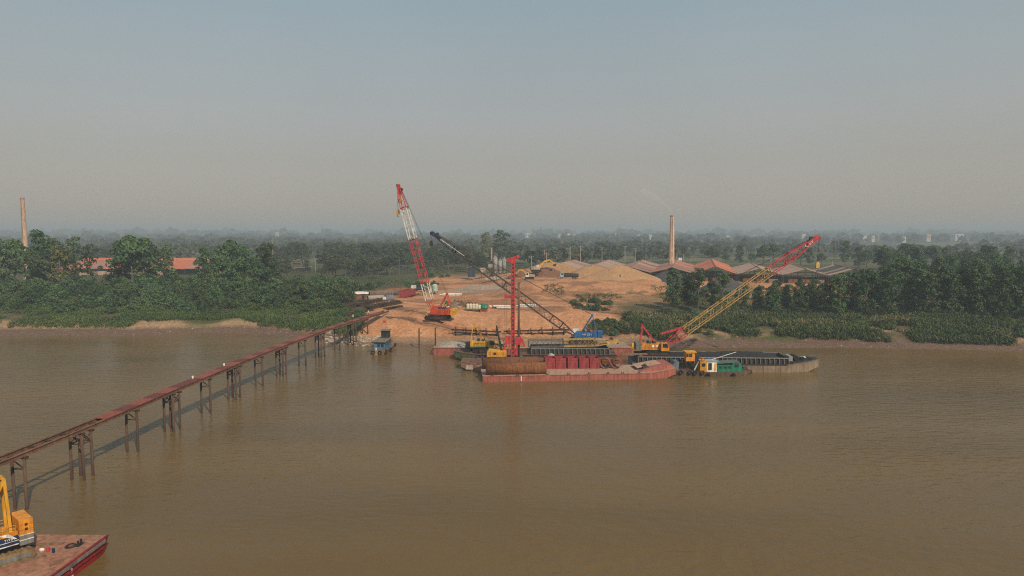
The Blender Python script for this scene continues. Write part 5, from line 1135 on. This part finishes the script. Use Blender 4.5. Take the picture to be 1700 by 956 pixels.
p = dp(503, 440, 470); ht = thing('tin_hut', 'low hut with rusty tin roof in the grove', 'hut', (p.x, 470, gz(p.x, 470)), .2)
MB().box((0, 0, 1.6), (10, 5, 3.6)).build('wall', DARK, ht); MB().prism([(-6.2, 3.2), (6.2, 4.4), (6.2, 4.6), (-6.2, 3.4)], 'y', -3.4, 3).build('roof', mat('tan_tin', (.34, .27, .19), .8, col2=(.22, .15, .10), scale=.5), ht); MB().prism([(-6, 4.2), (3, 5.6), (3, 5.8), (-6, 4.4)], 'y', 2.6, 6).build('rear_roof', GREY, ht)

# ------------------------------------------------------------------ left part of the yard
def gpt(px, py, it=6):          # where the line of sight meets the ground
    z = 6.5
    for _ in range(it): p = wp(px, py, z); z = gz(p.x, p.y)
    p.z = z; return p
def lay(name, label, cat, mesh_builder, mt, px, py, rz, dz=0.0, group=None, smooth=False):
    p = gpt(px, py); o = mesh_builder.build(name, mt, smooth=smooth); o.location = p + Vector((0, 0, dz)); o.rotation_euler = (0, 0, rz); return tag(o, label, cat, group)
bmesh_beam = ibeam(MB(), (-7.5, 0, 0), (7.5, 0, 0), .5, .42).mesh('steel_beam'); bmesh_beam.materials.append(RUST)
bmesh_dark = bmesh_beam.copy(); bmesh_dark.materials.clear(); bmesh_dark.materials.append(RUST_D)
def beam_pile(px, py, n, rz, label, group, lay_n=1, L=1.0, gap=.62):
    p = gpt(px, py); t_ = Vector((math.cos(rz), math.sin(rz), 0)); n_ = Vector((-t_.y, t_.x, 0))
    ends = [gz(p.x + t_.x*e, p.y + t_.y*e) for e in (-6.5*L, 0, 6.5*L)]; pit = math.atan2(ends[2]-ends[0], 13*L); zc_ = max(ends[1], (ends[0]+ends[2])/2)
    for k in range(lay_n):
        for i in range(n - k):
            c = p + n_*((i - (n-k-1)/2)*gap) + t_*random.uniform(-1.2, 1.2); o = share(random.choice([bmesh_beam, bmesh_dark]), 'steel_beam', None, (c.x, c.y, zc_ + .35 + .54*k), (0, -pit, rz + random.uniform(-.03, .03)), (L, 1, 1)); tag(o, label, 'beam', group)
beam_pile(588, 508, 7, math.atan2(20, 11), 'rusty steel beam in the left stack below the white hut', 'beams stacked below the white hut', 2)
beam_pile(612, 504, 6, math.atan2(20, 11), 'rusty steel beam in the stack below the big pipes', 'beams stacked below the big pipes', 2)
beam_pile(636, 508, 6, math.atan2(17, 10), 'dark steel beam in the stack leading up from the bridge end', 'beams stacked at the bridge end', 2, 1.15)
beam_pile(652, 512, 3, math.atan2(16, 9), 'short dark steel beam beside the bridge end stack', 'short beams by the bridge end', 1, .6, .9)
beam_pile(572, 530, 5, math.atan2(9, 22), 'long steel beam lying low on the bank left of the bridge', 'long beams on the bank left of the bridge', 1, 1.25)
def big_pipe(label, px, py, r, L_, rz, mt):
    p = gpt(px, py); t_ = Vector((math.cos(rz), math.sin(rz), 0)); z1 = max(gz(p.x + t_.x*e, p.y + t_.y*e) for e in (0, L_/2, L_))
    o = MB().ring((0, 0, 0), (L_, 0, 0), r, r*.94, 24).build('steel_pipe', mt, smooth=True); o.location = (p.x, p.y, z1 + r - .1); o.rotation_euler = (0, 0, rz); tag(o, label, 'pipe', 'pipes on the bank yard')
big_pipe('wide steel pipe with dark open mouth beside the white hut', 612, 494, 1.35, 14, math.atan2(9, 12), mat('grey_brown_pipe', (.22, .14, .10), .8, col2=(.13, .08, .06), scale=.5))
big_pipe('short wide tan pipe in front of the dark mouthed one', 610, 500, 1.0, 8, math.atan2(8, 9), CONC)
big_pipe('long rusty pipe lying behind the wide ones', 622, 487, .8, 20, math.atan2(5, 14), RUST_O)
p = gpt(592, 497); hu = thing('site_hut', 'low brick red hut draped with white tarp by the shrubs', 'hut', (p.x, p.y, p.z), .12)
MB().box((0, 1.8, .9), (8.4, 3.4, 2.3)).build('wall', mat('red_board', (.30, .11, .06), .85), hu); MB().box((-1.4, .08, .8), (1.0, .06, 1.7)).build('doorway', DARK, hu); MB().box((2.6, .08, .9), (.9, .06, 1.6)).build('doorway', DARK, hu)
m = MB(); vs = []; fs = []; nx_, ny_ = 16, 5
for i in range(nx_+1):
    for j in range(ny_+1): vs.append((-5 + 10*i/nx_, -.5 + 4.6*j/ny_, 2.35 + .5*float(fbm(i*.45, j*.4, 3)) + .55*math.sin(PI*j/ny_) - .25*(j == 0)))
for i in range(nx_):
    for j in range(ny_): fs.append((i*(ny_+1)+j, (i+1)*(ny_+1)+j, (i+1)*(ny_+1)+j+1, i*(ny_+1)+j+1))
m.add(vs, fs).build('tarp_roof', CLOTH_W, hu)
p = gpt(669, 494); tr = thing('steel_trough', 'long maroon open steel trough on the earth yard left of the crane', 'steel box', (p.x, p.y, p.z + .15), math.atan2(17, 2.2))
for s in (-1, 1): MB().prism([(0, 0), (14, 0), (14, 2.6), (0, 2.6)], 'y', s*1.5 - .06, s*1.5 + .06).build('side_panel', BOX_RED, tr)
for x in (.06, 13.94): MB().box((x, 0, 1.3), (.1, 2.86, 2.5)).build('end_panel', BOX_RED, tr)
MB().box((7, 0, .1), (13.7, 2.86, .12)).build('floor_plate', BOX_RED, tr); MB().box((7, 0, 1.9), (13.6, 2.8, .1)).build('load_cover', PLATE_B, tr)
for q in range(7): MB().box((1 + q*2, -1.6, 1.3), (.14, .1, 2.4)).build('stiffener', BOX_RED, tr)
p = gpt(646, 498); gn = thing('generator', 'grey blue generator set beside the beam stacks', 'generator', (p.x, p.y, p.z), .5)
MB().box((0, 0, 1.2), (3.6, 1.8, 1.9), taper=.94).build('housing', mat('grey_blue', (.19, .23, .26), .7, col2=(.12, .13, .14), scale=1), gn); MB().box((0, 0, .15), (4, 2, .3)).build('skid', DARK, gn); MB().bar((1, 0, 2.1), (1, 0, 2.9), .2, n=8).build('exhaust_pipe', DARK, gn); MB().box((-2.3, -.3, .8), (1.4, 1.3, 1.3)).build('white_tank', WHITE, gn)
# behind the red and white crane
def truck(label, px, py, rz, cabm, bedm):
    p = gpt(px, py); r = thing('flatbed_truck', label, 'truck', p, rz); MB().box((0, 0, .95), (8, 1.1, .3)).build('chassis', DARK, r)
    c = MB().prism([(2.2, .8), (4, .8), (4, 1.8), (3.7, 2.9), (2.2, 2.9)], 'y', -1.2, 1.2).build('cab', cabm, r); MB().box((3.1, -1.215, 2.2), (.9, .03, .7)).build('door_window', GLASS, c); MB().box((-1.2, 0, 1.35), (6.4, 2.4, .35)).build('bed', bedm, r)
    for x in (3, -2.2, -3.4):
        for s in (-1, 1): MB().bar((x, s*.8, .5), (x, s*1.2, .5), 1.0, n=12).build('wheel', BLACK, r)
    return r
truck('white and blue cabbed flatbed truck behind the red and white boom', 697, 484, PI*.93, WHITE, NAVY)
p = gpt(722, 488); tk = thing('mixer_tank', 'pale green and white mixing tank behind the red crane', 'tank', p, 0)
MB().bar((0, 0, 1.4), (0, 0, 3.8), 2.6, n=14).bar((0, 0, 3.8), (0, 0, 4.6), 2.6, n=14, r1=1.2).build('drum', mat('pale_green', (.30, .42, .32), .7, col2=(.5, .5, .42), scale=.5), tk)
for a in range(4): MB().bar((1.0*math.cos(a*PI/2), 1.0*math.sin(a*PI/2), -.3), (1.0*math.cos(a*PI/2), 1.0*math.sin(a*PI/2), 1.6), .22).build('leg', DARK, tk)
wp_me = MB().bar((-5, 0, 0), (5, 0, 0), .62, n=10).mesh('white_pipe'); wp_me.materials.append(WHITE)
for grp, px, py, n, rz, lab in [('white pipes behind the red crane', 748, 491, 4, -.12, 'white pipe lying on the yard right of the red and white crane'), ('white pipes stacked mid yard', 836, 512, 6, -.06, 'white pipe in the stack left of the red mast'), ('white pipes right of the mast', 872, 510, 4, -.18, 'white pipe in the stack right of the red mast')]:
    p = gpt(px, py)
    for i in range(n): o = share(wp_me, 'white_pipe', None, (p.x + random.uniform(-1, 1), p.y + (i % 3)*.66, p.z + .3 + .55*(i//3)), (0, 0, rz + random.uniform(-.03, .03)), (.62 if px > 800 else .8, 1, 1)); tag(o, lab, 'pipe', grp)
p = gpt(753, 526); o = thing('canvas_tent', 'small grey brown canvas tent on the earth bank', 'tent', p, .3)
m = MB(); vs = [(-2.2, -1.2, -.2), (-.2, -1.6, -.2), (2.0, -1.0, -.2), (2.1, 1.4, -.2), (-2.0, 1.4, -.2), (-.9, 0, 2.3), (.5, .1, 3.3), (1.3, .3, 2.2)]
m.add(vs, [(0,1,5), (1,6,5), (1,2,7), (1,7,6), (2,3,7), (3,4,6), (3,6,7), (4,0,5), (4,5,6)]).build('canvas', TARP_G, o); MB().bar((.5, .1, -.2), (.5, .1, 3.5), .12, n=6).build('pole', WOOD, o)
p = gpt(786, 520)
sk_ = MB().loft([[(.55*math.cos(a)*r + 0, .4*math.sin(a)*r, z) for a in np.linspace(0, 2*PI, 10, endpoint=False)] for r, z in ((.75, 0), (1.05, .12), (1.0, .34), (.6, .46))]).mesh('cement_sack'); sk_.materials.append(mat('cream_sack', (.72, .66, .50), .9, col2=(.55, .48, .35), scale=1.5))
for k in range(4):
    for i in range(5 - (k > 2)):
        for j in range(2):
            o = share(sk_, 'cement_sack', None, (p.x - 2 + i*1.02, p.y + j*.85, p.z + .9 + .43*k), (0, 0, random.uniform(-.2, .2))); tag(o, 'cream cement sack in the stack beside the green tarp', 'sack', 'stacked cement sacks')
o = thing('sack_pallet', 'timber platform under the cement sack stack', 'pallet', p, 0); MB().box((0, .4, .72), (6, 2.4, .16)).build('top', WOOD, o)
for x in (-2.6, 0, 2.6): MB().box((x, .4, .3), (.25, 2.2, .8)).build('bearer', WOOD, o)
p = gpt(802, 524); o = thing('tarp_bundle', 'green tarp covering a load beside the cement sacks', 'tarp', p, -.2); m = MB(); 
MB().loft([[(r*1.9*math.cos(a), r*1.2*math.sin(a), z) for a in np.linspace(0, 2*PI, 12, endpoint=False)] for r, z in ((.9, 1.0), (1.05, 1.4), (.8, 2.2), (.25, 2.8))]).build('tarp', GREEN, o); MB().box((0, 0, .5), (2.8, 1.8, 1.1)).build('load', BOX_RED, o)
for px, lab in ((778, 'left one of the pale poles leaning at the sack stack'), (783, 'right one of the pale poles leaning at the sack stack')):
    p = gpt(px, 524); o = MB().bar((0, 0, -.2), (-1.6, 1.6, 3.9), .16, n=6).build('leaning_pole', WOOD); o.location = p; tag(o, lab, 'pole', 'poles leaning at the sacks')
o = MB().box((0, 0, .15), (9, .7, .6)).box((-3, .9, .1), (3.4, .6, .5)).build('orange_beam', CR_RED); p = gpt(815, 512); o.location = p; tag(o, 'orange red beam lying behind the cement sacks', 'beam')
# rusty wale along the foot of the bank
for i, (px0, px1, py, lab) in enumerate([(748, 832, 549, 'rusty waling beam with brackets at the bank foot, left length'), (836, 945, 550, 'rusty waling beam with brackets at the bank foot, right length')]):
    a, b = dp(px0, py - (2 if i == 0 else 0), 217.5), dp(px1, py + (2 if i == 0 else -3), 217.5); r = thing('waling_beam', lab, 'beam', a, 0, 'waling beams at the bank foot'); d_ = b - a
    ibeam(MB(), (0, 0, 0), d_, .5, .4).build('upper_beam', RUST, r); ibeam(MB(), (1, .3, -1.0), d_ + Vector((-1, .3, -1.0)), .4, .35).build('lower_beam', RUST_D, r)
    n = 5 if i == 0 else 6
    for q in range(n):
        c = d_*((q+.5)/n); z_ = gz(a.x + c.x, 217.5) - a.z - .6
        MB().bar(c + Vector((0, .35, .9)), Vector((c.x, .35, min(z_, -1.5))), .34).build('soldier_post', RUST_D, r); MB().bar(c + Vector((-.7, -.4, .5)), c + Vector((.7, -.4, -1.0)), .3).build('bracket', RUST, r)
for px, py in ((744, 548), (802, 543), (814, 544)):
    o = MB().loft([[(r*math.cos(a), r*math.sin(a), z) for a in np.linspace(0, 2*PI, 10, endpoint=False)] for r, z in ((.35, -.5), (.6, -.15), (.6, .2), (.3, .55))]).build('mooring_float', WHITE); p = gpt(px, py); o.location = p + Vector((0, 0, .4)); tag(o, {744: 'white float on the bank, leftmost by the waling beam', 802: 'white float above the yellow crane gantry', 814: 'white float left of the red mast on the bank'}[px], 'float', 'white floats on the bank')
o = MB().box((0, 0, 0), (9.5, .9, .5), ry=.12).build('dark_plank', DARK); o.location = dp(814, 562, 193); o.location.z = 3.1; tag(o, 'dark gangplank resting on the sandy pontoon', 'plank')
o = thing('dinghy', 'small yellow work float behind the barges at the bank', 'float', (at(1045, 203), 203.0, 0)); MB().loft([[(-3.5, -.5, .5), (-3.5, -.4, 0), (-3.5, .4, 0), (-3.5, .5, .5)], [(0, -.9, .5), (0, -.7, -.2), (0, .7, -.2), (0, .9, .5)], [(3.2, -.9, .6), (3.2, -.7, -.2), (3.2, .7, -.2), (3.2, .9, .6)]]).build('hull', CR_YEL, o); MB().box((1.8, 0, 1.0), (1.6, 1.2, 1.0)).build('engine_box', CR_YEL, o); MB().bar((-9, 0, .5), (-2.5, 0, .6), .35, n=8).build('pipe', CONC, o)
# logs and boards on the slope right of the yard
for i, (px, py, rz) in enumerate([(1012, 520, -.25), (1022, 522, -.2), (1030, 519, -.3)]): lay('log', 'weathered log lying on the slope above the blue crane', 'log', MB().bar((-4, 0, 0), (4, 0, 0), .5, n=8, r1=.35), WOOD, px, py, rz, .3, 'logs on the slope')

# ------------------------------------------------------------------ people
def person_mesh(seed):
    """standing figure: one skin through stacked sections, arms and legs joined to the trunk"""
    import bmesh
    me = bpy.data.meshes.new('person'); J = [(0,0,.92,.13),(0,0,1.15,.14),(0,0,1.38,.15),(0,0,1.50,.06),(0,.01,1.62,.10),(0,.01,1.72,.08),(-.19,0,1.40,.065),(-.25,.03,1.12,.05),(-.22,.12,.90,.04),(.19,0,1.40,.065),(.26,.02,1.12,.05),(.27,.06,.86,.04),(-.10,0,.86,.09),(-.11,.02,.48,.07),(-.11,-.02,.08,.05),(-.11,.12,.03,.045),(.10,0,.86,.09),(.13,.04,.48,.07),(.14,0,.08,.05),(.14,.13,.03,.045)]
    E_ = [(0,1),(1,2),(2,3),(3,4),(4,5),(2,6),(6,7),(7,8),(2,9),(9,10),(10,11),(0,12),(12,13),(13,14),(14,15),(0,16),(16,17),(17,18),(18,19)]
    me.from_pydata([j[:3] for j in J], E_, []); o = bpy.data.objects.new('p', me); COL.objects.link(o)
    md = o.modifiers.new('s', 'SKIN'); 
    for v, j in zip(me.skin_vertices[0].data, J): v.radius = (j[3], j[3]*.85)
    me.skin_vertices[0].data[0].use_root = True; o.modifiers.new('d', 'SUBSURF').levels = 1; o.modifiers['d'].render_levels = 1
    bpy.context.view_layer.update(); ev = bpy.data.meshes.new_from_object(o.evaluated_get(bpy.context.evaluated_depsgraph_get())); bpy.data.objects.remove(o); return ev
PM = person_mesh(0); SKINM = mat('skin', (.32, .18, .12), .7)
def person(label, p, shirt, trous, rz=0.0, helm=None):
    me = PM.copy(); me.materials.clear()
    for q in (trous, shirt, SKINM): me.materials.append(q)
    for f in me.polygons:
        z = f.center.z; x = abs(f.center.x); f.material_index = 2 if z > 1.52 or (x > .2 and z < 1.0 and z > .8) else (1 if z > .93 else 0)
    o = bpy.data.objects.new('person', me); COL.objects.link(o); o.location = p; o.rotation_euler = (0, 0, rz); tag(o, label, 'person', 'site workers')
    hb = MB().loft([[(r*math.cos(a), .01 + r*math.sin(a), z) for a in np.linspace(0, 2*PI, 12, endpoint=False)] for r, z in ((.15, 1.70), (.125, 1.72), (.11, 1.80), (.05, 1.85))]).build('helmet', helm or CR_YEL, o)
def gl(p): p = p.copy(); p.z = gz(p.x, p.y); return p
person('person in white shirt standing among the beams near the bridge end', gl(gpt(646, 507)), WHITE, NAVY, 2.6, WHITE)
person('person in white shirt stepping off the bridge end', Vector((bxy(222), 222, ZD - .01)), WHITE, DARK, 3.0, CR_YEL)
person('person in dark clothes standing below the bridge end', gl(gpt(624, 536)), NAVY, DARK, 2.0, WHITE)
person('person in dark shirt beside the maroon trough', gl(gpt(683, 494)), DARK, NAVY, 2.5, CR_YEL)
person('person in dark clothes on the sand heap slope', Vector((at(1028, 345), 341, gz(at(1028, 345), 341) + 1.2)), DARK, DARK, 3.1, DARK)
person('person in navy clothes on the bridge walkway', Vector((bxy(205) + .3, 205, ZD - .01)), NAVY, DARK, 2.9, RIG_RED)
person('person in pale shirt a little further along the bridge walkway', Vector((bxy(211) - .2, 211, ZD - .01)), HG, NAVY, 3.3, CR_YEL)

# ------------------------------------------------------------------ loose stones and litter at the water's edge
def scatter(name, label, n, xs, ss, smin, smax, mt):
    ico = [(0,0,1),(.9,0,.4),(.28,.85,.45),(-.72,.53,.4),(-.72,-.53,.45),(.28,-.85,.4),(.7,.5,-.5),(-.3,.8,-.5),(-.9,0,-.5),(-.3,-.8,-.5),(.7,-.5,-.5)]
    fs = [(0,1,2),(0,2,3),(0,3,4),(0,4,5),(0,5,1),(1,6,2),(2,7,3),(3,8,4),(4,9,5),(5,10,1),(2,6,7),(3,7,8),(4,8,9),(5,9,10),(1,10,6)]
    m = MB()
    for _ in range(n):
        x = random.uniform(*xs); s = random.uniform(*ss); y = float(shore(x)) + s; k = random.uniform(smin, smax)*random.random()**1.5 + smin*.5; z = gz(x, y)
        m.add([(x + v[0]*k*random.uniform(.7, 1.3), y + v[1]*k*random.uniform(.7, 1.3), z + v[2]*k*.6) for v in ico], fs)
    return tag(m.build(name, mt), label, None, None, 'stuff')
scatter('bank_stones', 'rubble stones heaped at the waterline under the bridge end', 260, (-62, -40), (-.5, 10), .25, .8, CONC)
scatter('beach_stones', 'stray pale stones along the mud beach', 240, (-170, 150), (.5, 9), .12, .35, CONC)
scatter('yard_clods', 'clods and loose earth lumps across the yard slope', 500, (-44, 36), (3, 75), .15, .45, SAND)
o = lay('beach_driftwood', 'dark driftwood log lying on the right bank mud', 'log', MB().bar((-1.6, 0, .1), (1.6, .5, .5), .4, n=7, r1=.2), DARK, 1468, 573, -.4, .1)
lay('beached_skiff', 'pale sunken skiff stuck in the mud left of the bridge', 'boat', MB().loft([[(-3, -.2, .5), (-3, -.1, .2), (-3, .1, .2), (-3, .2, .5)], [(0, -.6, .45), (0, -.4, 0), (0, .4, 0), (0, .6, .45)], [(3, -.4, .5), (3, -.3, .1), (3, .3, .1), (3, .4, .5)]]), WOOD, 448, 557, -.1, 0)
